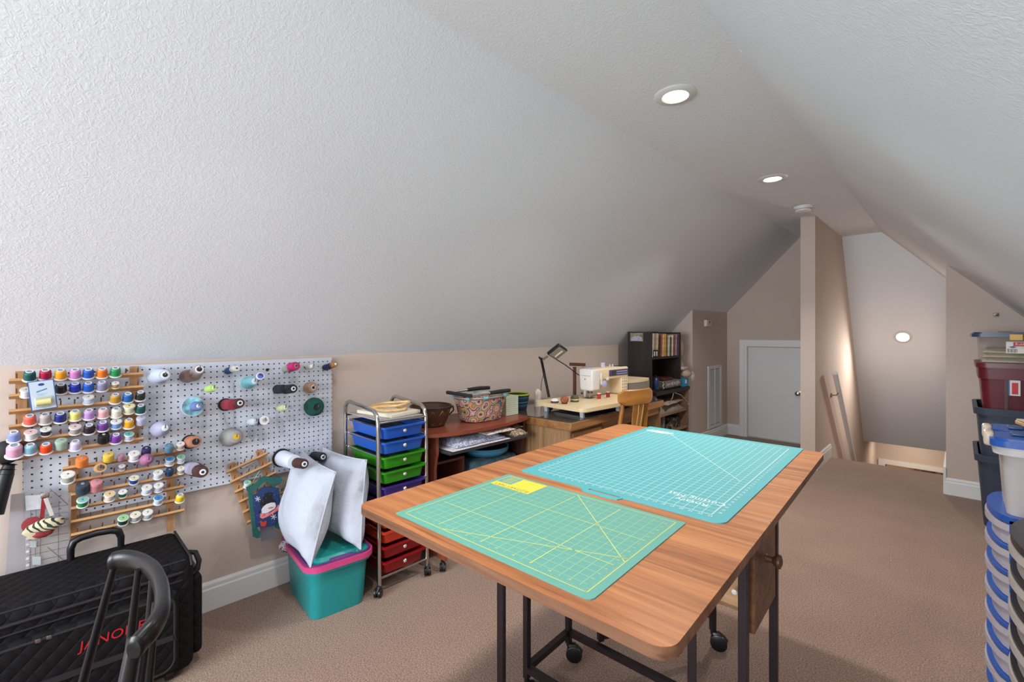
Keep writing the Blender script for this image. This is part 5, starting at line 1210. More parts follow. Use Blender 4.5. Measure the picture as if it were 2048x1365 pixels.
cone('thread_spool', 'small navy-blue spool hanging behind the small white one, top of the pegboard', c2(790, 220), c2(825, 206), [('thread', th_('#22447c'), ribs(.015, .015, .02, .98, 3))])
cone('thread_spool', 'small white spool in front of the small navy-blue one, top of pegboard', c2(826, 205), c2(888, 190), [('thread', th_('#d2cfcc'), ribs(.015, .0135, .02, .98, 4)), ('core', m_tiphole, [(.004, 1.0), (.004, 1.006)])], xb=BX + .033, hook=False)
cone('thread_cone', 'magenta thread cone near the top right of the pegboard', c2(1425, 185), c2(1495, 165), [('thread', th_('#b21c64'), ribs(.0225, .021, .02, .98, 4)), ('core', mat('core_olive', '#a89a78', .5), [(.009, .99), (.009, 1.004)]), tiph(.0055)], xb=BX + .02)
cone('thread_cone', 'small grey-green spool behind the magenta cone', c2(1378, 198), c2(1408, 190), [('thread', th_('#9aa394'), ribs(.016, .016, .02, .98, 2))], hook=False)
cone('thread_spool', 'tiny white spool on a grey clip between magenta and gold spools', c2(1590, 190), c2(1665, 168), [('thread', th_('#d6d8d4'), [(.010, .3), (.012, .4), (.012, .9), (.006, 1)]), ('clip', m_steel, [(.006, 0), (.006, .3)])])
cone('thread_spool', 'navy spool behind the golden-brown one at the pegboard top corner', c2(1785, 185), c2(1840, 168), [('thread', th_('#1c2348'), ribs(.016, .016, .02, .98, 3))])
cone('thread_spool', 'golden-brown spool at the top right corner of the pegboard', c2(1838, 165), c2(1898, 145), [('thread', th_('#9a6c34'), ribs(.0165, .015, .02, .98, 3)), tip(.006)], xb=BX + .035, hook=False)
cone('thread_spool', 'light green bobbin on a grey clip left of the aqua cone', c2(530, 415), c2(650, 392), [('clip', m_steel, [(.005, 0), (.005, .5)]), ('thread', th_('#a6cc6c'), [(.014, .5), (.016, .6), (.016, .9), (.013, 1)]), tip(.006)])
cone('thread_cone', 'aqua thread cone with a small grey spool on its tip', c2(985, 342), c2(1068, 322), [('thread', th_('#7cc0cc'), ribs(.029, .020, .03, .97, 5)), ('base', m_core, [(.031, 0), (.031, .03)]), tip(.0135)])
cone('thread_spool', 'grey spool with white and blue label on the tip of the aqua cone', c2(1075, 318), c2(1130, 268), [('thread', th_('#8c90a4'), ribs(.0135, .0135, .05, .9, 3)), ('top_label', m_core, [(.0175, .9), (.0175, 1.0)]), ('printed_label', mat('blue_label', '#4c62a8', .6, var=.8, vscale=60), [(.0135, 1.0), (.0135, 1.01)])], xb=BX + .075, hook=False)
cone('thread_cone', 'navy-black thread cone behind its twin at the upper right', c2(1295, 405), c2(1375, 402), [('thread', th_('#181b2e'), ribs(.0225, .021, .02, .98, 5))])
cone('thread_cone', 'navy-black thread cone with white core, in front of its twin', c2(1375, 408), c2(1468, 398), [('thread', th_('#14161f'), ribs(.0225, .021, .02, .98, 5)), tip(.011), tiph(.006)], xb=BX + .05, hook=False)
cone('thread_cone', 'tan thread cone with white core at the right of the pegboard', c2(1620, 388), c2(1672, 386), [('thread', th_('#b08c70'), ribs(.030, .024, .02, .97, 4)), tip(.013), tiph(.0085)])
cone('yarn_ball', 'large dark green yarn ball on a hook at the right of pegboard', c2(1650, 580), c2(1712, 588), [('thread', mat('green_yarn', '#0e4a40', .9, bump=.6, bscale=120, bdist=.003), [(.030, -.05), (.044, .1), (.050, .35), (.047, .7), (.034, .95), (.020, 1.0), (.017, .93)]), ('core_hole', m_tiphole, [(.016, .94), (.016, .95)])])
cone('thread_cone', 'red thread cone on a black base behind the maroon one', c2(765, 562), c2(850, 560), [('base', m_corek, [(.030, 0), (.030, .12)]), ('thread', th_('#8c2436'), ribs(.025, .023, .13, .98, 5))])
cone('thread_cone', 'maroon-brown thread cone with white core in front of the red one', c2(845, 562), c2(922, 545), [('thread', th_('#4c2420'), ribs(.024, .021, .02, .98, 5)), tip(.0115), tiph(.0065)], xb=BX + .05, hook=False)
cone('thread_cone', 'large grey thread cone with a yellow core low on the pegboard', c2(800, 898), c2(882, 890), [('thread', th_('#94928f'), [(.026, 0), (.040, .05), (.044, .2), (.040, .45), (.036, .8), (.028, .96), (.018, 1.0)]), ('core', mat('core_yellow', '#d8b41c', .4), [(.013, .99), (.013, 1.01)]), tiph(.007)])
cone('thread_disc', 'round white and turquoise ribbon reel behind the blue-violet cone', c2(425, 582), c2(440, 580), [('reel', mat('reel_white', '#c8ccd2', .4), [(.045, 0), (.045, 1)]), ('label', mat('reel_label', '#7fb8cc', .6, var=.8, vscale=22), [(.042, 1.0), (.042, 1.02)])])
cone('thread_cone', 'blue-violet thread cone in front of the turquoise ribbon reel', c2(455, 580), c2(495, 576), [('thread', th_('#6c7cb4'), ribs(.022, .017, .02, .98, 3)), tip(.008)], xb=BX + .018)
cone('thread_spool', 'clear plastic cap spool left of the navy and white spool', c2(1020, 740), c2(1080, 735), [('thread', mat('clear_white', '#c9cfdb', .2), [(.016, 0), (.018, .2), (.018, .8), (.009, 1)])])
cone('thread_spool', 'white-topped navy spool on the middle of the pegboard', c2(1120, 738), c2(1172, 722), [('thread', th_('#28305c'), ribs(.0145, .0145, .05, .85, 3)), ('top_label', m_core, [(.0215, .85), (.0215, 1.0)]), ('printed_label', mat('beige_mark', '#b8ac98', .7, var=.3, vscale=60), [(.011, 1.0), (.011, 1.01)])], xb=BX + .02)
cone('thread_spool', 'pale yellow bobbin on a grey clip left of the green yarn', c2(1285, 605), c2(1380, 592), [('clip', m_steel, [(.005, 0), (.005, .35)]), ('thread', th_('#c8ca98'), [(.014, .35), (.017, .5), (.017, .85), (.012, 1)]), tip(.007)])
cone('thread_cone', 'pale grey plastic cone with a silver tip, low at the left', c2(85, 815), c2(152, 800), [('thread', mat('pale_lilac_plastic', '#a9abc4', .35), [(.030, 0), (.034, .1), (.033, .5), (.026, .8), (.014, .97)]), tip(.012)])
cone('thread_cone', 'peach-brown thread cone on a black disc', c2(405, 942), c2(468, 940), [('base', m_corek, [(.032, 0), (.032, .1)]), ('thread', th_('#b4795c'), ribs(.027, .023, .12, .97, 5)), ('core', m_corek, [(.014, .985), (.014, 1.005)])])
cone('thread_cone', 'lilac thread cone behind the chocolate-brown one', c2(395, 1205), c2(450, 1218), [('thread', th_('#a3a2b8'), ribs(.029, .027, .02, .98, 3))])
cone('thread_cone', 'chocolate-brown thread cone with white core beside the lower rack', c2(452, 1222), c2(540, 1252), [('thread', th_('#4c2c28'), ribs(.031, .023, .02, .98, 6)), tip(.0125), tiph(.006)], xb=BX + .03, hook=False)
cone('thread_cone', 'very large white thread cone on a black disc above the pillows', c2(1345, 1105), c2(1480, 1150), [('base', m_corek, [(.047, 0), (.047, .06)]), ('thread', th_('#d4dcec'), ribs(.040, .034, .08, .99, 8, .0008))])
cone('thread_cone', 'dark brown thread cone on the tip of the large white cone', c2(1462, 1150), c2(1580, 1170), [('thread', th_('#44261f'), ribs(.0245, .0225, .02, .98, 7)), tip(.0125), tiph(.0065)], xb=BX + .135, hook=False)
cone('thread_cone', 'black thread cone with white core above the right-hand pillow', c2(1665, 1085), c2(1772, 1098), [('base', mat('core_blue', '#3f8cc4', .4), [(.016, 0), (.018, .1)]), ('thread', th_('#16181f'), ribs(.0235, .0215, .08, .98, 6)), tip(.0125), tiph(.0065)], xb=BX + .04)
cone('push_pin', 'small black push pin in the upper middle of the pegboard', c2(1198, 206), c2(1202, 205), [('head', m_corek, [(.006, 0), (.0075, .3), (.006, 1)])], cat='pin', hook=False, group=None)
# tan wire-rimmed disc on the lower rack and a pink cone pin seen end-on
cone('button_disc', 'tan round wooden disc on a wire hook over the lower rack', c3(1018, 188), c3(1030, 185), [('disc', wood('disc_wood', '#a8844c', '#c2a06a', '#d4b888', 'Y'), [(.018, 0), (.020, .3), (.018, 1)]), ('picture', mat('disc_picture', '#7a5a48', .7, var=.7, vscale=80), [(.012, 1.0), (.012, 1.02)])], cat='ornament', group=None, xb=BX + .03)
cone('thread_cone', 'dusty mauve thread cone seen end-on below the dark purple spool', c3(1490, 98), c3(1520, 100), [('thread', th_('#a86c92'), [(.020, 0), (.026, .2), (.022, .6), (.010, 1.0)])], xb=BX + .035)
# loop of cream yarn
mono('yarn_strand', MB().tube([PX(*c2(750, 665), BX + .003), PX(*c2(768, 745), BX + .003), PX(*c2(815, 805), BX + .004), PX(*c2(850, 790), BX + .003), PX(*c2(855, 600), BX + .003), PX(*c2(848, 330), BX + .003)], .0012, 5), mat('cream_yarn', '#c3bca4', .9), 'loop of thin cream yarn hanging beside the red cone', 'yarn')
# hanging card with a pale thread spool
cdp = [PX(*c1(x, y), -2.445) for x, y in ((248, 335), (545, 300), (592, 590), (322, 632))]
cp = thing('thread_card', 'blue-edged blister card with a pale yellow thread spool, hung over the rack', 'package', cdp[3])
cM = frame_M(cdp[3], cdp[2] - cdp[3], cdp[0] - cdp[3]); cw_, chh = (cdp[2] - cdp[3]).length, (cdp[0] - cdp[3]).length
MB().rbox(0, cw_, 0, chh, -.0006, .0006, .0005, 1, cM).build('card', mat('card_blue_edge', '#2c5a96', .5), cp)
MB().box(.003, cw_ - .003, .003, chh - .003, .0006, .0009, cM).build('card_front', mat('card_pale', '#bccbd8', .5), cp, smooth=False)
MB().rbox(cw_ * .16, cw_ * .84, chh * .10, chh * .46, .0009, .012, .006, 3, cM).build('blister', mat('blister', '#d8dacb', .1, alpha=.4), cp)
MB().cyl(cM @ Vector((cw_ * .22, chh * .27, .012)), cM @ Vector((cw_ * .78, chh * .27, .012)), .0115, None, 20).build('thread', mat('pale_yellow_thread', '#d6cf8c', .5), cp)
MB().prism([cM @ Vector((cw_ * .5 + .0085 * math.cos(a * PI / 8), chh * .86 + .005 * math.sin(a * PI / 8), .0009)) for a in range(16)], cM.to_3x3() @ Vector((0, 0, .0004))).build('emblem', mat('emblem_blue', '#24427c', .5), cp, smooth=False)
m = MB(); m.prism([cM @ Vector(p) for p in ((cw_ * .28, chh * .60, .001), (cw_ * .70, chh * .68, .001), (cw_ * .70, chh * .72, .001), (cw_ * .28, chh * .64, .001))], cM.to_3x3() @ Vector((0, 0, .0003)))
for k in range(3): m.box(cw_ * .3, cw_ * (.7 - .08 * k), chh * (.55 - .03 * k), chh * (.555 - .03 * k), .001, .0013, cM)
m.build('printed_lines', mat('print_blue', '#3a7ea8', .6), cp, smooth=False)

# ---- acrylic templates hung at the lower left
m_acr = mat('clear_acrylic', '#c3c0c4', .12, alpha=.30, spec=.6)
m_acr2 = mat('frosted_acrylic', '#b4b0b6', .25, alpha=.55)
def sheet(label, pts, X, mm, th=.002, name='template_sheet', grp=None):
    m = MB(); P = [PX(*p, X) for p in pts]; m.prism(P, (th, 0, 0)); return P, mono(name, m, mm, label, 'template', grp, smooth=False)
sheet('frosted plastic quilting sheet at the far left, hanging below the pegboard', [(22, 990), (50, 986), (50, 1010), (52, 1160), (10, 1165)], -2.520, m_acr2)
P, tsheet = sheet('clear plastic quilting template with grid lines hanging behind the fabric strips', [(50, 985), (60, 978), (100, 977), (128, 990), (143, 984), (140, 1090), (126, 1150), (52, 1160)], -2.512, m_acr)
m_lin = mat('ruler_line', '#4a4648', .6); tI = MW[tsheet.name].inverted()
def child_mesh(parent, mb, nm, mm, smooth=False):
    return mb.build(nm, mm, parent, smooth=smooth)
m = MB()
def wl(mb, a, b, w, X): mb.bar(PX(*a, X), PX(*b, X), .0006, w, upv=(0, .3, 1) if abs(a[1] - b[1]) < abs(a[0] - b[0]) else (0, 1, 0))
for x in (62, 72, 82, 118): wl(m, (x, 1000), (x - 2, 1150), .0010, -2.509)
for k in range(9): wl(m, (54, 1022 + 15 * k), (138, 1010 + 14 * k), .0010, -2.509)
wl(m, (100, 978), (136, 1010), .0012, -2.509); wl(m, (95, 1095), (135, 1128), .0012, -2.509)
child_mesh(tsheet, m, 'grid_print', m_lin)
for (x, y, w_) in ((66, 1089, 13), (73, 1122, 17)):
    m = MB(); m.prism([PX(x - w_ / 2, y - w_ / 2, -2.507), PX(x + w_ / 2, y - w_ / 2, -2.507), PX(x + w_ / 2, y + w_ / 2, -2.507), PX(x - w_ / 2, y + w_ / 2, -2.507)], (.001, 0, 0))
    child_mesh(tsheet, m, 'printed_square', mat('frost_square', '#b9c3c4', .6))
m = MB()
for y in (1078, 1090, 1104, 1118, 1131): p = PX(55, y, -2.508); m.cyl(p, p + Vector((.001, 0, 0)), .005, None, 10)
child_mesh(tsheet, m, 'punched_holes', mat('hole_white', '#d8d8dc', .6))
sheet('wide clear template hanging below the lower thread rack', [(146, 1005), (370, 985), (372, 1028), (290, 1045), (150, 1092)], -2.545, mat('clear_acrylic_faint', '#cfc9c4', .1, alpha=.18, spec=.6))
sheet('clear ruler hanging behind the tilted rack above the sled', [c4(620, 420), c4(880, 240), c4(1000, 330), c4(860, 420), c4(760, 480), c4(640, 500)], -2.528, m_acr)
# white paper with folds under the clip
mono('paper', MB().prism([PX(50, 992, -2.506), PX(85, 990, -2.506), PX(84, 1018, -2.500), PX(52, 1022, -2.506)], (.001, 0, 0)), mat('white_paper', '#cfd2da', .8, bump=.6, bscale=40, bdist=.01), 'small crumpled white paper clipped to the clear template', 'paper', smooth=False)
# strips with fabric bow
fb = thing('fabric_strips', 'zebra-striped and red fabric strips hanging from a silver clip', 'fabric', PX(92, 1075, -2.49))
XF = -2.488
MB().rbox(-.006, .006, -.012, .012, -.010, .010, .003, 2, Matrix.Translation(PX(90, 991, XF))).build('clip', m_chrome, fb)
MB().bar(PX(88, 995, XF), PX(84, 1038, XF), .003, .012, upv=(0, 1, 0)).build('red_ribbon', mat('red_ribbon', '#8e1f28', .5), fb)
MB().bar(PX(91, 997, XF + .002), PX(104, 1032, XF + .004), .003, .012, upv=(0, 1, .3)).build('white_ribbon', mat('white_ribbon', '#c8c2bc', .5), fb)
m_zeb = bpy.data.materials.new('zebra_cloth'); m_zeb.use_nodes = True
def zeb(m):
    nt = m.node_tree; b = nt.nodes['Principled BSDF']; b.inputs['Roughness'].default_value = .8
    tc = nt.nodes.new('ShaderNodeTexCoord'); w = nt.nodes.new('ShaderNodeTexWave'); w.bands_direction = 'DIAGONAL'; w.inputs['Scale'].default_value = 28; w.inputs['Distortion'].default_value = 4
    nt.links.new(tc.outputs['Object'], w.inputs['Vector']); cr = nt.nodes.new('ShaderNodeValToRGB'); cr.color_ramp.interpolation = 'CONSTANT'; cr.color_ramp.elements[0].color = srgb('#26342f'); cr.color_ramp.elements[1].position = .32; cr.color_ramp.elements[1].color = srgb('#d3c7a4')
    nt.links.new(w.outputs['Fac'], cr.inputs[0]); nt.links.new(cr.outputs[0], b.inputs['Base Color'])
zeb(m_zeb)
def ribbon(pts, w, th, X):
    m = MB(); P = [PX(x, y, X + dx) for x, y, dx in pts]
    for i in range(len(P) - 1): m.bar(P[i], P[i + 1], th, w, upv=(0, .5, 1))
    return m
zb = blob(PX(95, 1050, XF + .012), .018, .052, .024, 3, .22); zb.build('zebra_bow', m_zeb, fb)
blob(PX(78, 1062, XF + .006), .008, .042, .030, 6, .2).build('cream_bow', mat('cream_cloth', '#cdbf9c', .8, bump=.4, bscale=40, bdist=.005), fb)
MB().lathe([(.026, 0), (.028, .004), (.022, .006)], axis_M(PX(64, 1049, XF), (1, 0, 0)), 20).build('red_disc', mat('dark_red_cloth', '#8c2c34', .8), fb)
blob(PX(85, 1068, XF + .010), .008, .028, .014, 7, .2).build('red_bow', mat('dark_red_cloth'), fb)
# black round-headed tool with a ribbed handle at the frame edge
bt2 = thing('round_headed_tool', 'black round-headed tool with ribbed handle hanging at the far left edge', 'tool', PX(0, 1000, -2.50))
hc = PX(13, 905, -2.512); nk = PX(18, 930, -2.508); n2 = PX(12, 950, -2.50); hb = PX(-12, 1030, -2.48)
MB().lathe([(.030, -.014), (.040, -.008), (.043, 0), (.040, .008), (.028, .014)], axis_M(hc, (1, -.1, .15)), 24).build('head', m_black, bt2)
m = MB()
for k in range(3):
    p = nk.lerp(n2, k / 2); m.lathe([(.014, -.004), (.024, 0), (.014, .004)], axis_M(p, n2 - nk), 18)
m.build('ribbed_collar', m_black, bt2)
MB().tube([nk, n2, hb], [.016, .022, .026], 14).build('handle', m_black, bt2)

# ---- snowman sled decoration
sl_ = thing('snowman_sled', 'painted wooden snowman sled decoration, navy with green runners, by the pillows', 'decoration', PX(*c7(300, 1050), -2.49))
XS = -2.475
def wprism(pts, X, th, nm, mm): MB().prism([PX(*c7(*p), X) for p in pts], (th, 0, 0)).build(nm, mm, sl_)
m_grn = mat('sled_green', '#1f5c58', .5, var=.1, vscale=40); m_nav = mat('sled_navy', '#1f3768', .5, var=.15, vscale=30)
wprism([(85, 340), (130, 330), (200, 310), (250, 250), (300, 200), (360, 165), (420, 175), (470, 190), (540, 185), (600, 185), (630, 210), (620, 250), (580, 280), (500, 290), (440, 280), (400, 255), (350, 260), (310, 300), (260, 350), (200, 385), (140, 410), (100, 395)], XS + .008, .012, 'top_bar', m_grn)
wprism([(112, 390), (185, 400), (230, 700), (250, 950), (300, 1010), (295, 1090), (250, 1108), (192, 1085), (170, 900), (140, 650)], XS + .004, .012, 'runner', m_grn)
wprism([(445, 265), (510, 290), (600, 500), (630, 800), (632, 950), (590, 970), (530, 955), (520, 900), (560, 850), (545, 500), (470, 330)], XS + .0, .012, 'runner', m_grn)
wprism([(185, 460), (240, 440), (280, 390), (340, 345), (400, 330), (460, 335), (500, 355), (580, 350), (600, 500), (620, 640), (630, 810), (560, 850), (510, 915), (400, 940), (290, 935), (240, 950), (215, 780), (195, 620)], XS + .010, .008, 'board', m_nav)
XT = XS + .0182
m_blk = mat('paint_black', '#14161c', .6)
wprism([(270, 735), (330, 680), (300, 590), (380, 440), (440, 420), (500, 425), (485, 510), (520, 535), (550, 560), (520, 585), (420, 590), (340, 660), (300, 730)], XT, .0006, 'painted_hat', m_blk)
wprism([(330, 740), (325, 680), (350, 640), (400, 600), (470, 575), (530, 575), (545, 620), (530, 660), (470, 700), (400, 738)], XT + .0007, .0006, 'painted_face', mat('paint_white', '#d8d6de', .6))
wprism([(425, 655), (470, 640), (525, 640), (480, 665), (430, 672)], XT + .0014, .0006, 'painted_nose', mat('paint_orange', '#e07a3a', .6))
wprism([(310, 740), (400, 745), (480, 715), (545, 660), (585, 600), (600, 640), (580, 690), (520, 730), (440, 780), (340, 820), (300, 800)], XT + .0014, .0006, 'painted_scarf', mat('paint_scarf', '#d87878', .6, var=.4, vscale=60))
wprism([(300, 850), (345, 870), (400, 850), (405, 880), (390, 935), (320, 935)], XT + .0014, .0006, 'painted_mitten', mat('paint_red', '#c23a28', .6))
m = MB()
for (fx, fy, r_) in ((268, 520, 42), (510, 790, 46)):
    for k in range(6):
        a = k * PI / 3 + .2; m.bar(PX(*c7(fx, fy), XT + .001), PX(*c7(fx + r_ * math.cos(a), fy + r_ * math.sin(a)), XT + .001), .0006, .0034, upv=(0, 1, .2))
rr = random.Random(5)
for k in range(40):
    p = PX(*c7(rr.uniform(210, 610), rr.uniform(380, 900)), XT + .0006); m.cyl(p, p + Vector((.0005, 0, 0)), .0009, None, 6)
m.build('painted_snowflakes', mat('paint_white'), sl_, smooth=False)
MB().tube([PX(*c7(150, 330), XS), PX(*c7(250, 170), XS - .02), PX(*c7(325, 50), XS - .035)], .0016, 6).build('hanging_string', mat('mint_string', '#8ccfb4', .7), sl_)
MB().tube([PX(*c7(590, 185), XS), PX(*c7(500, 110), XS - .02), PX(*c7(340, 55), XS - .035)], .0010, 6).build('wire', m_steel, sl_)
sheet('small grey transparent plastic tile hanging under the snowman sled', [c7(*p) for p in ((300, 945), (515, 925), (545, 1050), (530, 1115), (320, 1165))], XS - .005, mat('smoky_tile', '#7c7f88', .2, alpha=.75), .003, 'plastic_tile')
# ================================================================== TOTE, PILLOWS, BAG, BLACK CHAIR, RIGHT-HAND BINS
m_teal = mat('teal_plastic', '#1f8b8c', .35, var=.04); m_teall = mat('teal_lid', '#27a09b', .3, var=.04); m_pink = mat('pink_plastic', '#c9477f', .35); m_purp = mat('purple_plastic', '#6c3f7c', .35)
TOM = Matrix.Translation((-2.292, .998, 0)) @ Matrix.Rotation(math.radians(-5), 4, 'Z')
to = thing('storage_tote', 'teal plastic tote with teal lid and pink swing handle under the pillows', 'storage tote', (-2.292, .998, 0), math.radians(-5))
MB().vbox(-.215, .215, -.140, .140, .001, .245, .05, 6, TOM, t=.90).build('body', m_teal, to)
MB().ring(-.232, .232, -.155, .155, .222, .246, .02, .065, 7, TOM).build('rim', m_teal, to)
lid = MB().vbox(-.222, .222, -.146, .146, .246, .262, .06, 7, TOM).vbox(-.185, .185, -.115, .115, .262, .276, .05, 6, TOM, t=1.08).build('lid', m_teall, to)
MB().ring(-.240, .240, -.163, .163, .236, .262, .010, .07, 8, TOM).build('handle_band', m_pink, to)
MB().ring(-.229, .229, -.152, .152, .262, .268, .009, .062, 8, TOM).build('inner_band', m_purp, to)
MB().rbox(.205, .228, -.055, .055, .258, .274, .004, 2, TOM).build('lid_latch', m_purp, to)
MB().sphere(TOM @ Vector((.13, .05, .276)), .022, .022, .004).build('lid_boss', m_teall, lid)
# crumpled printed cloth caught between tote and pillow
mono('cloth_scrap', blob(PX(575, 1092, -2.44), .04, .035, .03, 21, .2), print_mat('pink_white_print', '#c9c2c6', '#7c3c6c', 70, .55), 'scrap of pink and white printed cloth on the tote behind the pillow', 'fabric')
m_pil = mat('pillow_ticking', '#b4bac6', .9, bump=.6, bscale=11, bdist=.03, detail=4); m_pipe = mat('pillow_piping', '#b4b8c4', .8)
def pillow(label, TO, BO, TI, BI_, th, sgn_depth=1):
    """corners: top outer, bottom outer, top inner, bottom inner (outer = room side)"""
    TO, BO, TI, BI_ = map(Vector, (TO, BO, TI, BI_)); n = ((TO - BO).cross(BI_ - BO)).normalized()
    N = 22; m = MB(); vs = []; fs = []; idx = {}
    rnd = random.Random(len(label)); ph = [rnd.uniform(0, 6.28) for _ in range(6)]
    for side in (1, -1):
        for i in range(N + 1):
            for j in range(N + 1):
                u, v = i / N, j / N; U, V = 2 * u - 1, 2 * v - 1
                pin = .055
                uu = .5 + (u - .5) * (1 - pin * (1 - V * V) * 1.0 * (abs(U) ** 1)); vv = .5 + (v - .5) * (1 - pin * (1 - U * U) * abs(V))
                p = BO.lerp(BI_, uu).lerp(TO.lerp(TI, uu), vv)
                h = max(0, (1 - abs(U) ** 2.6)) ** .55 * max(0, (1 - abs(V) ** 2.6)) ** .55
                e = h * (1 - h) * 4
                h = h * th + .011 * e * (math.sin(14 * u + 3 * v + ph[0]) * .6 + math.sin(9 * v - 5 * u + ph[1] + 2 * math.sin(4 * u)) * .7) * min(1, h * 3)
                if (i in (0, N) or j in (0, N)) and side == -1: idx[(side, i, j)] = idx[(1, i, j)]; continue
                idx[(side, i, j)] = len(vs); vs.append(p + n * h * side * (1 if side * sgn_depth > 0 else .85))
        for i in range(N):
            for j in range(N): fs.append((idx[(side, i, j)], idx[(side, i + 1, j)], idx[(side, i + 1, j + 1)], idx[(side, i, j + 1)]))
    t = thing('pillow', label, 'pillow', BO.lerp(BI_, .5), group='white pillows on the teal tote')
    m.add(vs, fs); m.build('cushion', m_pil, t)
    edge = [vs[idx[(1, 0, j)]] for j in range(N + 1)] + [vs[idx[(1, i, N)]] for i in range(1, N + 1)] + [vs[idx[(1, N, j)]] for j in range(N - 1, -1, -1)] + [vs[idx[(1, i, 0)]] for i in range(N - 1, -1, -1)]
    MB().tube(edge, .0028, 6, cap=False).build('piping', m_pipe, t)
pillow('front white pillow leaning on the wall, its corner hanging over the tote', (-2.13, .975, .655), (-2.055, .825, .282), (-2.47, .95, .70), (-2.42, .84, .305), .095)
pillow('rear white pillow standing on the tote against the drawer cart', (-2.15, 1.145, .675), (-2.04, 1.055, .288), (-2.50, 1.07, .69), (-2.42, 1.02, .30), .085)

# ---- quilted rolling bag
def quilt(name, col):
    m = bpy.data.materials.new(name); m.use_nodes = True; nt = m.node_tree; b = nt.nodes['Principled BSDF']; b.inputs['Roughness'].default_value = .8; b.inputs['Base Color'].default_value = srgb(col); b.inputs['Specular IOR Level'].default_value = .2
    tc = nt.nodes.new('ShaderNodeTexCoord'); sx = nt.nodes.new('ShaderNodeSeparateXYZ'); nt.links.new(tc.outputs['Object'], sx.inputs[0])
    ad = nt.nodes.new('ShaderNodeMath'); ad.operation = 'ADD'; nt.links.new(sx.outputs[0], ad.inputs[0]); nt.links.new(sx.outputs[2], ad.inputs[1])
    outs = []
    for k in (1, -1):
        c = nt.nodes.new('ShaderNodeMath'); c.operation = 'MULTIPLY_ADD'; c.inputs[1].default_value = k; nt.links.new(ad.outputs[0], c.inputs[0]); nt.links.new(sx.outputs[1], c.inputs[2])
        d = nt.nodes.new('ShaderNodeMath'); d.operation = 'MULTIPLY'; d.inputs[1].default_value = PI / .052; nt.links.new(c.outputs[0], d.inputs[0])
        s = nt.nodes.new('ShaderNodeMath'); s.operation = 'SINE'; nt.links.new(d.outputs[0], s.inputs[0]); a = nt.nodes.new('ShaderNodeMath'); a.operation = 'ABSOLUTE'; nt.links.new(s.outputs[0], a.inputs[0])
        p = nt.nodes.new('ShaderNodeMath'); p.operation = 'POWER'; p.inputs[1].default_value = .45; nt.links.new(a.outputs[0], p.inputs[0]); outs.append(p)
    mn = nt.nodes.new('ShaderNodeMath'); mn.operation = 'MULTIPLY'; nt.links.new(outs[0].outputs[0], mn.inputs[0]); nt.links.new(outs[1].outputs[0], mn.inputs[1])
    bp = nt.nodes.new('ShaderNodeBump'); bp.inputs['Strength'].default_value = .7; bp.inputs['Distance'].default_value = .006; nt.links.new(mn.outputs[0], bp.inputs['Height']); nt.links.new(bp.outputs[0], b.inputs['Normal']); return m
m_q = quilt('black_quilted_cloth', '#100f11'); m_bcl = mat('black_binding', '#141315', .7); m_zip = mat('zip_black', '#222126', .45)
bx0, bx1_, by0_, by1_, bz0, bz1 = -2.475, -2.125, -.42, .412, .02, .452
bag = thing('rolling_bag', 'black quilted rolling sewing-machine bag with red lettering on the floor', 'bag', (-2.3, 0, 0))
MB().rbox(bx0, bx1_, by0_, by1_, bz0, bz1, .035, 4).build('body', m_q, bag)
MB().rbox(bx1_ - .01, bx1_ + .028, by0_ + .05, by1_ - .055, .05, .355, .026, 4).build('front_pocket', m_q, bag)
MB().rbox(bx0 + .02, bx1_ - .03, by1_ - .01, by1_ + .032, .05, .36, .022, 4).build('end_pocket', m_q, bag)
def loop_rect(x, y0, y1, z0, z1, r, n=5):
    pts = []
    for cy, cz, a in ((y1 - r, z1 - r, 0), (y0 + r, z1 - r, 90), (y0 + r, z0 + r, 180), (y1 - r, z0 + r, 270)):
        for i in range(n + 1): q = math.radians(a + 90 * i / n); pts.append(Vector((x, cy + r * math.cos(q), cz + r * math.sin(q))))
    return pts + [pts[0]]
MB().tube(loop_rect(bx1_ + .026, by0_ + .06, by1_ - .07, .065, .34, .04), .005, 8, cap=False).build('pocket_piping', m_bcl, bag)
for zz, rr_ in ((.405, .006), (.375, .0035)): MB().tube([(bx1_ + .001, by0_ + .03, zz), (bx1_ + .002, by1_ - .05, zz), (bx1_ - .03, by1_ + .002, zz), (bx0 + .05, by1_ + .002, zz)], rr_, 8).build('zip', m_zip, bag)
MB().tube([(bx0 + .02, by1_ - .012, bz1 - .002), (bx1_ - .02, by1_ - .012, bz1 - .002), (bx1_ + .001, by1_ - .012, bz1 - .03)], .005, 8).build('edge_binding', m_bcl, bag)
MB().tube([(bx1_ - .012, by0_ + .03, bz1 - .008), (bx1_ - .012, by1_ - .03, bz1 - .008)], .004, 8).build('edge_binding', m_bcl, bag)
MB().bar((bx1_ + .029, by0_ + .06, .21), (bx1_ + .029, by1_ - .075, .185), .006, .020).build('pocket_zip', m_zip, bag)
m = MB()
for yy in (-.02, .005): m.rbox(bx1_ + .024, bx1_ + .032, yy, yy + .014, .333, .347, .003, 2)
m.build('zip_pull', mat('zip_metal', '#8c8a88', .3, 1.0), bag)
MB().tube([(bx1_ - .10, by1_ - .005, .435), (bx1_ - .09, by1_ + .018, .430), (bx1_ - .06, by1_ + .024, .405), (bx1_ - .055, by1_ + .018, .375), (bx1_ - .06, by1_ - .005, .36)], .010, 10).build('side_handle', m_bcl, bag)
for yy in (by0_ + .08, by1_ - .08): MB().cyl((bx1_ - .03, yy - .012, .025), (bx1_ - .03, yy + .012, .025), .024, None, 18).build('wheel', m_black, bag)
for yy in (by0_ + .08, by1_ - .08): MB().cyl((bx0 + .04, yy - .012, .025), (bx0 + .04, yy + .012, .025), .024, None, 18).build('wheel', m_black, bag)
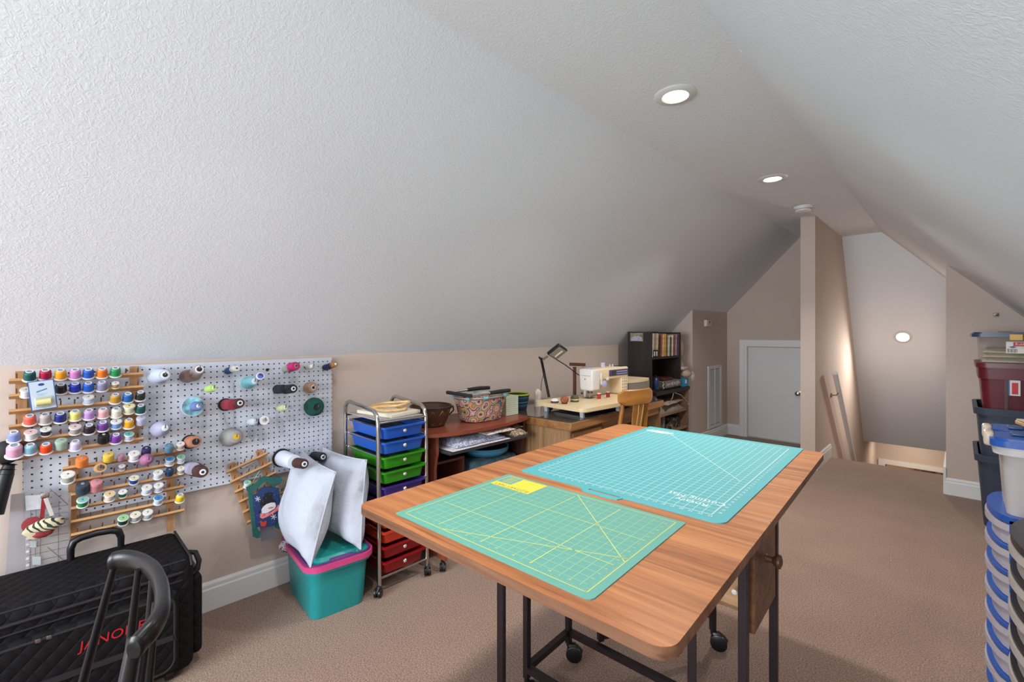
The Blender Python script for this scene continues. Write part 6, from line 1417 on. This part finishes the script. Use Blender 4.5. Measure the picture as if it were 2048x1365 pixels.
h0_, h1_ = PX(137, 1100, -2.43), PX(246, 1070, -2.43)
zt = .528
MB().tube([(-2.43, h0_.y + .006, bz1 - .02), (-2.43, h0_.y + .006, zt - .035), (-2.43, h0_.y + .014, zt - .010), (-2.43, h0_.y + .035, zt), (-2.43, (h0_.y + h1_.y) / 2, zt + .004), (-2.43, h1_.y - .035, zt), (-2.43, h1_.y - .014, zt - .010), (-2.43, h1_.y - .006, zt - .035), (-2.43, h1_.y - .006, bz1 - .02)], [.010, .012, .0135, .013, .013, .013, .0135, .012, .010], 12).build('pull_handle', m_black, bag)
m_redl = mat('red_embroidery', '#b3141f', .6)
ja = PX(163, 1297, bx1_ + .029); jb = PX(262, 1262, bx1_ + .029)
lettering('JANOME', .044, frame_M(Vector((bx1_ + .0285, .168, .272)), (0, 1, .0), (0, 0, 1)), m_redl, bag, thick=.001, spacing=1.05, shear=.1)

# ---- black spindle-back chair in the foreground
bc = thing('spindle_chair', 'black lacquered spindle-back chair in front of the rolling bag', 'chair', (-1.04, -.10, 0))
m_lac = mat('black_lacquer', '#0c0d12', .36, spec=.35, coat=.08)
CR = [PZ(219, 1107, .872), PZ(245, 1101, .876), PZ(277, 1106, .876), PZ(305, 1122, .876), PZ(321, 1150, .876), PZ(325, 1180, .876), PZ(322, 1205, .876), PZ(305, 1235, .873), PZ(285, 1256, .869), PZ(267, 1277, .865)]
def catmull(P, n=4):
    out = []
    for i in range(len(P) - 1):
        p0, p1, p2, p3 = P[max(i - 1, 0)], P[i], P[i + 1], P[min(i + 2, len(P) - 1)]
        for j in range(n):
            t = j / n; out.append(.5 * ((2 * p1) + (p2 - p0) * t + (2 * p0 - 5 * p1 + 4 * p2 - p3) * t * t + (3 * p1 - p0 - 3 * p2 + p3) * t ** 3))
    return out + [P[-1]]
CR = catmull(CR)
m = MB(); vs = []; fs = []; k = 16
for i, p in enumerate(CR):
    a = CR[max(i - 1, 0)]; b_ = CR[min(i + 1, len(CR) - 1)]; t = (b_ - a).normalized(); nrm_ = Vector((t.y, -t.x, 0)).normalized()
    if nrm_.y < 0: nrm_ = -nrm_
    hh = .018 if 0 < i < len(CR) - 1 else .013; ww = .0115 if 0 < i < len(CR) - 1 else .010
    for q in range(k):
        an = 2 * PI * q / k; vs.append(p + nrm_ * ww * math.copysign(abs(math.cos(an)) ** .8, math.cos(an)) + Vector((0, 0, -.018 + hh * math.sin(an))))
for i in range(len(CR) - 1):
    for q in range(k): fs.append((i * k + q, i * k + (q + 1) % k, (i + 1) * k + (q + 1) % k, (i + 1) * k + q))
fs += [tuple(range(k)), tuple(range((len(CR) - 1) * k, len(CR) * k))]
m.add(vs, fs); m.build('crest_rail', m_lac, bc)
SZ = .45
def sp_line(top, bot, r, nm='spindle'):
    MB().tube([top, top.lerp(bot, .3), top.lerp(bot, .7), bot], [r * .8, r, r * 1.15, r * .9], 12).build(nm, m_lac, bc)
t_ = PZ(231, 1124, .855); sp_line(t_, Vector((-1.33, .03, SZ)), .0075, 'spindle')
t_ = PZ(277, 1140, .855); sp_line(t_, Vector((-1.20, .10, SZ)), .0072)
t_ = PZ(305, 1160, .855); sp_line(t_, Vector((-1.09, .12, SZ)), .0072)
t_ = PZ(312, 1205, .855); sp_line(t_, Vector((-.98, .10, SZ)), .0072)
t_ = PZ(296, 1245, .855); sp_line(t_, Vector((-.885, .06, SZ)), .0078)
t_ = PZ(271, 1275, .855); sp_line(t_, Vector((-.83, .02, SZ)), .0125, 'back_post')
sd_ = [(-1.05 + .25 * math.cos(a * PI / 12), -.13 + .25 * math.sin(a * PI / 12)) for a in range(24)]
MB().prism([(x * 1.0 - .0, y, SZ - .035) for x, y in sd_], (0, 0, .035)).build('seat', m_lac, bc)
for (lx_, ly_) in ((-1.24, .05), (-.86, .05), (-1.22, -.30), (-.88, -.30)):
    MB().tube([(lx_ * .97 - .03, ly_ * .8 - .02, SZ - .03), (lx_, ly_, .22), (lx_ + (.04 if lx_ > -1 else -.04), ly_ + (.05 if ly_ > 0 else -.05), 0)], [.014, .018, .012], 10).build('leg', m_lac, bc)
MB().cyl((-1.25, -.12, .2), (-.85, -.12, .2), .009).build('stretcher', m_lac, bc)

# ---- bins by the right-hand return wall
def tub(name, label, x0, x1, y0, y1, z0, z1, mm, group, rim=.03, t=.86, extra=None, r=.06):
    th = thing(name, label, 'storage tote', ((x0 + x1) / 2, (y0 + y1) / 2, z0), group=group)
    w = .004; m = MB(); m.ring(x0 + .02, x1 - .02, y0 + .02, y1 - .02, z0, z1 - rim, w, r, 5, t=t)
    m.vbox(x0 + .024, x1 - .024, y0 + .024, y1 - .024, z0, z0 + .004, r, 5, t=1); 
    # floor of the tub scaled to the taper
    m2 = MB(); m2.ring(x0 + .02, x1 - .02, y0 + .02, y1 - .02, z0, z1 - rim, w, r, 5, t=t)
    cx, cy = (x0 + x1) / 2, (y0 + y1) / 2
    m2.vbox(cx + (x0 + .022 - cx) * t, cx + (x1 - .022 - cx) * t, cy + (y0 + .022 - cy) * t, cy + (y1 - .022 - cy) * t, z0, z0 + .004, r * t, 5)
    m2.build('body', mm, th)
    m3 = MB(); m3.ring(x0, x1, y0, y1, z1 - rim, z1, .024, r + .01, 6, t=.985); m3.build('rim', mm, th)
    return th
m_navp = mat('slate_blue_plastic', '#343f50', .4, var=.05); m_mar = mat('maroon_plastic', '#5c1724', .35, var=.04); m_nlid = mat('navy_lid', '#253658', .35)
yb0, yb1 = 4.42, 5.02
tub('storage_tote', 'lower open slate-blue tub standing on the carpet by the return wall', .062, .545, yb0, yb1, .001, .492, m_navp, 'stack of bins by the return wall', .045)
tub('storage_tote', 'upper slate-blue tub nested in the lower one, under the maroon tote', .058, .541, yb0, yb1, .32, .812, mat('slate_blue_plastic'), 'stack of bins by the return wall', .045)
mt = thing('storage_tote', 'maroon lidded tote standing in the upper slate-blue tub', 'storage tote', (.31, 4.7, .74), group='stack of bins by the return wall')
MB().vbox(.088, .515, yb0 + .03, yb1 - .03, .775, 1.085, .05, 5, t=.90).build('body', m_mar, mt)
MB().ring(.080, .523, yb0 + .022, yb1 - .022, 1.01, 1.085, .03, .055, 5, t=.985).build('band', m_mar, mt)
MB().vbox(.070, .533, yb0 + .012, yb1 - .012, 1.085, 1.116, .06, 6, t=1.0).build('lid', m_mar, mt)
for a_, b_ in ((.205, .222), (.43, .447)): MB().box(a_, b_, yb0 + .036, yb0 + .05, .80, 1.01).build('rib', mat('maroon_rib', '#441019', .4), mt, smooth=False)
q = PY(2027, 775, yb0 + .03)
MB().box(q.x - .022, q.x + .03, q.y - .012, q.y - .002, q.z - .055, q.z + .045).build('sticker', mat('sticker_white', '#cfd0d4', .5), mt, smooth=False)
MB().rbox(q.x - .008, q.x + .02, q.y - .014, q.y - .011, q.z - .045, q.z + .03, .001, 1).build('sticker_emblem', mat('sticker_red', '#b8252f', .5), mt)
MB().box(q.x - .024, q.x - .018, q.y - .014, q.y - .011, q.z - .055, q.z + .045).build('sticker_edge', mat('sticker_blue', '#31589c', .5), mt, smooth=False)
cb = thing('storage_box', 'clear bin of folded cream cloth with navy lid, topmost of the stack', 'storage box', (.3, 4.7, 1.1165))
m_clr = mat('clear_bin_plastic', '#a8a49c', .12, alpha=.32)
zc0, zc1 = 1.1165, 1.292
MB().vbox(.085, .415, yb0 + .025, yb1 - .025, zc0, zc1, .045, 5, t=.94).build('body', m_clr, cb)
lidb = MB().vbox(.050, .425, yb0 - .008, yb1 + .008, zc1, zc1 + .022, .05, 6).vbox(.062, .415, yb0 + .006, yb1 - .006, zc1 + .022, zc1 + .032, .045, 6).build('lid', m_nlid, cb)
m_gold = mat('gold_latch', '#c9a24a', .4)
for xa, xb_ in ((PY(2019, 676, yb0).x, PY(2046, 676, yb0).x),):
    MB().rbox(xa, xb_, yb0 - .018, yb0 - .006, zc1 - .022, zc1 + .018, .003, 1).build('latch', m_gold, lidb)
    MB().rbox(xa - .03, xa + .04, yb1 - .05, yb1 - .02, zc1 + .0325, zc1 + .04, .003, 1).build('far_latch', m_gold, lidb)
for k, zz in enumerate((zc0 + .006, zc0 + .040, zc0 + .070)):
    mono('folded_cloth', cloth_slab(.105, .395, yb0 + .05, yb1 - .05, zz, zz + (.030 if k < 2 else .028), .004, 30 + k), mat('cream_cotton', '#cfc3a6', .85, var=.08, vscale=10),
         ['bottom cream folded cloth inside the clear navy-lidded bin', 'middle cream folded cloth inside the clear navy-lidded bin', 'top cream folded cloth inside the clear navy-lidded bin'][k], 'cloth', 'folded cloths in the clear bin')
la, lb_ = PY(2012, 706, yb0 + .02), PY(2090, 683, yb0 + .02)
lx_, rx_ = la.x, la.x + .20
MB().box(lx_, rx_, yb0 + .014, yb0 + .0235, 1.185, 1.262).build('paper_label', mat('label_white'), cb, smooth=False)
lx2 = PY(2027, 683, yb0).x
MB().box(lx2, rx_, yb0 + .0125, yb0 + .0138, 1.232, 1.258).build('red_banner', mat('label_red', '#b3202c', .5), cb, smooth=False)
lettering('Rubbermaid', .022, frame_M(Vector((lx2 + .062, yb0 + .0122, 1.245)), (1, 0, 0), (0, 0, 1)), mat('label_white'), cb, thick=.0002)
m = MB()
for k in range(9): m.box(lx_ + .006 + k * .0052, lx_ + .008 + k * .0052 + (.001 if k % 3 == 0 else 0), yb0 + .0130, yb0 + .0138, 1.190, 1.215)
m.build('barcode', m_black, cb, smooth=False)
MB().prism([(lx_ + .01, yb0 + .013, 1.226), (lx_ + .03, yb0 + .013, 1.233), (lx_ + .05, yb0 + .013, 1.226), (lx_ + .03, yb0 + .013, 1.219)], (0, .0008, 0)).build('blue_emblem', mat('sticker_blue'), cb, smooth=False)

# ---- blue drawer tower with a translucent bin on top
def tower(name, label, x0, y0, y1, n, dh, zb, frame, front, bow, lip=None, depth=.38):
    t = thing(name, label, 'drawer tower', (x0 + depth / 2, (y0 + y1) / 2, 0))
    x1 = x0 + depth; zt_ = zb + n * dh
    m = MB()
    for y in (y0, y1 - .012): m.box(x0, x1, y, y + .012, zb - .01, zt_)
    m.box(x1 - .01, x1, y0, y1, zb - .01, zt_)
    m.build('side_frame', frame, t, smooth=False)
    def bowpts(b, xo, ins, z): return [(x1 - .02, y0 + ins, z)] + [(x0 + xo - b * math.sin(PI * i / 12) ** .6, y0 + ins + (y1 - y0 - 2 * ins) * i / 12, z) for i in range(13)] + [(x1 - .02, y1 - ins, z)]
    for i in range(n + 1):
        z = zb + i * dh
        MB().prism(bowpts(bow * .95, .0, .0, z - .010), (0, 0, .011 if i < n else .022)).build('shelf_lip', frame, t)
    for i in range(n):
        z = zb + i * dh
        d = MB().prism(bowpts(bow * .80, .006, .014, z + .003), (0, 0, dh - .016)).build('drawer', front, t)
        MB().prism(bowpts(bow * 1.08, .002, .006, z + dh - .040), (0, 0, .024)).build('handle', lip or front, d)
    for x in (x0 + .03, x1 - .03):
        for y in (y0 + .03, y1 - .03): caster(t, x, y, .02, .05, .3)
    return t, zt_
m_bfr = mat('royal_blue_plastic', '#1f4f9e', .3, var=.03); m_fr1 = mat('frosted_drawer', '#aaa3ac', .35); m_kfr = mat('black_frame', '#1b1b1d', .35); m_fr2 = mat('frosted_lip', '#aba39f', .3)
tower('drawer_tower', 'royal blue drawer tower with seven bowed translucent drawers', .118, 2.30, 2.665, 7, .0905, .045, m_bfr, m_fr1, .052)
tower('drawer_tower', 'black drawer tower with bowed translucent drawers at the right frame edge', .155, 1.87, 2.25, 7, .0935, .045, m_kfr, mat('frosted_drawer_warm', '#9c938f', .35), .050, m_fr2)
zb_ = .6905 + .0005
bn = thing('storage_box', 'translucent bin with royal blue lid and ivory latches on blue tower', 'storage box', (.3, 2.47, zb_))
m_tr = mat('milky_plastic', '#c3beba', .3, alpha=.72)
MB().vbox(.100, .50, 2.315, 2.64, zb_, .925, .035, 5, t=.93).build('body', m_tr, bn)
MB().ring(.080, .52, 2.295, 2.66, .90, .928, .02, .05, 6).build('rim', mat('milky_rim', '#bcb8b8', .3), bn)
mono('folded_cloth', cloth_slab(.15, .46, 2.36, 2.60, zb_ + .006, zb_ + .10, .008, 44), mat('pink_cloth', '#b4688c', .85, var=.2, vscale=12), 'pink cloth inside the translucent blue-lidded bin', 'cloth')
m_bl2 = mat('blue_lid', '#23519c', .3); m_bl3 = mat('blue_lid_top', '#32496f', .4)
ld = MB().vbox(.072, .53, 2.287, 2.47, .928, .950, .045, 6).vbox(.082, .52, 2.297, 2.465, .950, .958, .04, 5).build('lid_half', m_bl2, bn)
ld2 = MB().vbox(.072, .53, 2.478, 2.672, .928, .950, .045, 6).vbox(.082, .52, 2.488, 2.662, .950, .958, .04, 5).build('lid_half', m_bl2, bn)
m_ivl = mat('ivory_latch', '#bdb09c', .4)
for l_, yy in ((ld, 2.40), (ld2, 2.56)):
    MB().rbox(.058, .086, yy - .035, yy + .035, .915, .966, .010, 3).build('latch', m_ivl, l_)
    MB().rbox(.125, .165, yy - .030, yy + .030, .9585, .968, .006, 2).build('lid_boss', m_bl3, l_)
# bright odds and ends at the frame edge, on the black tower
zk = .045 + 7 * .0935 + .0125
mono('plastic_bag', blob((.235, 2.16, zk + .045), .075, .07, .045, 51, .2), mat('magenta_bag', '#a8286c', .35, bump=.5, bscale=30, bdist=.01), 'crumpled magenta plastic bag on top of the black drawer tower', 'bag')
mono('box', MB().rbox(.20, .42, 2.05, 2.25, zk + .092, zk + .125, .01, 2), mat('purple_box', '#6c2c66', .4), 'flat purple box above the magenta bag at the right edge', 'box')
mono('box', MB().rbox(.175, .42, 2.06, 2.24, zk + .1255, zk + .165, .012, 2), mat('teal_box', '#2c6f86', .4), 'teal snap box stacked on the purple one at the right edge', 'box')
mono('box', MB().rbox(.19, .42, 2.06, 2.25, zk + .1655, zk + .205, .012, 2), mat('plum_box', '#5c3650', .4), 'dark plum box stacked on the teal one at the right edge', 'box')
ob = blob((.215, 2.36, 1.005), .055, .05, .048, 61, .2)
mono('plastic_bag', ob, mat('orange_bag', '#e0854a', .3, bump=.6, bscale=35, bdist=.01, var=.1, vscale=20), 'crumpled orange plastic bag on the blue lid at the right edge', 'bag')
mono('folder', MB().rbox(.165, .40, 2.50, 2.66, .9685, .982, .002, 1, Matrix.Translation((.28, 2.58, 0)) @ Matrix.Rotation(.25, 4, 'Z') @ Matrix.Translation((-.28, -2.58, 0))), wood('light_wood_folder', '#a67c4c', '#bf9664', '#d0ac80', 'X'), 'tan wooden folder lying on the blue lid behind the orange bag', 'folder')
mono('folder', MB().rbox(.18, .42, 2.51, 2.67, .9825, .990, .002, 1, Matrix.Translation((.28, 2.58, 0)) @ Matrix.Rotation(.45, 4, 'Z') @ Matrix.Translation((-.28, -2.58, 0))), mat('cream_folder', '#bfae94', .7), 'cream folder lying askew on the tan wooden folder', 'folder')
fr = thing('metal_rack', 'black metal desk rack standing on the folders at the right edge', 'rack', (.27, 2.62, .99))
for zz in (1.005, 1.06, 1.12): MB().tube([(.205, 2.54, zz), (.225, 2.66, zz + .01), (.40, 2.66, zz + .01)], .005, 8).build('rail', m_black, fr)
for x_, y_ in ((.205, 2.54), (.225, 2.66), (.40, 2.66)): MB().cyl((x_, y_, .991), (x_, y_, 1.16), .006).build('upright', m_black, fr)
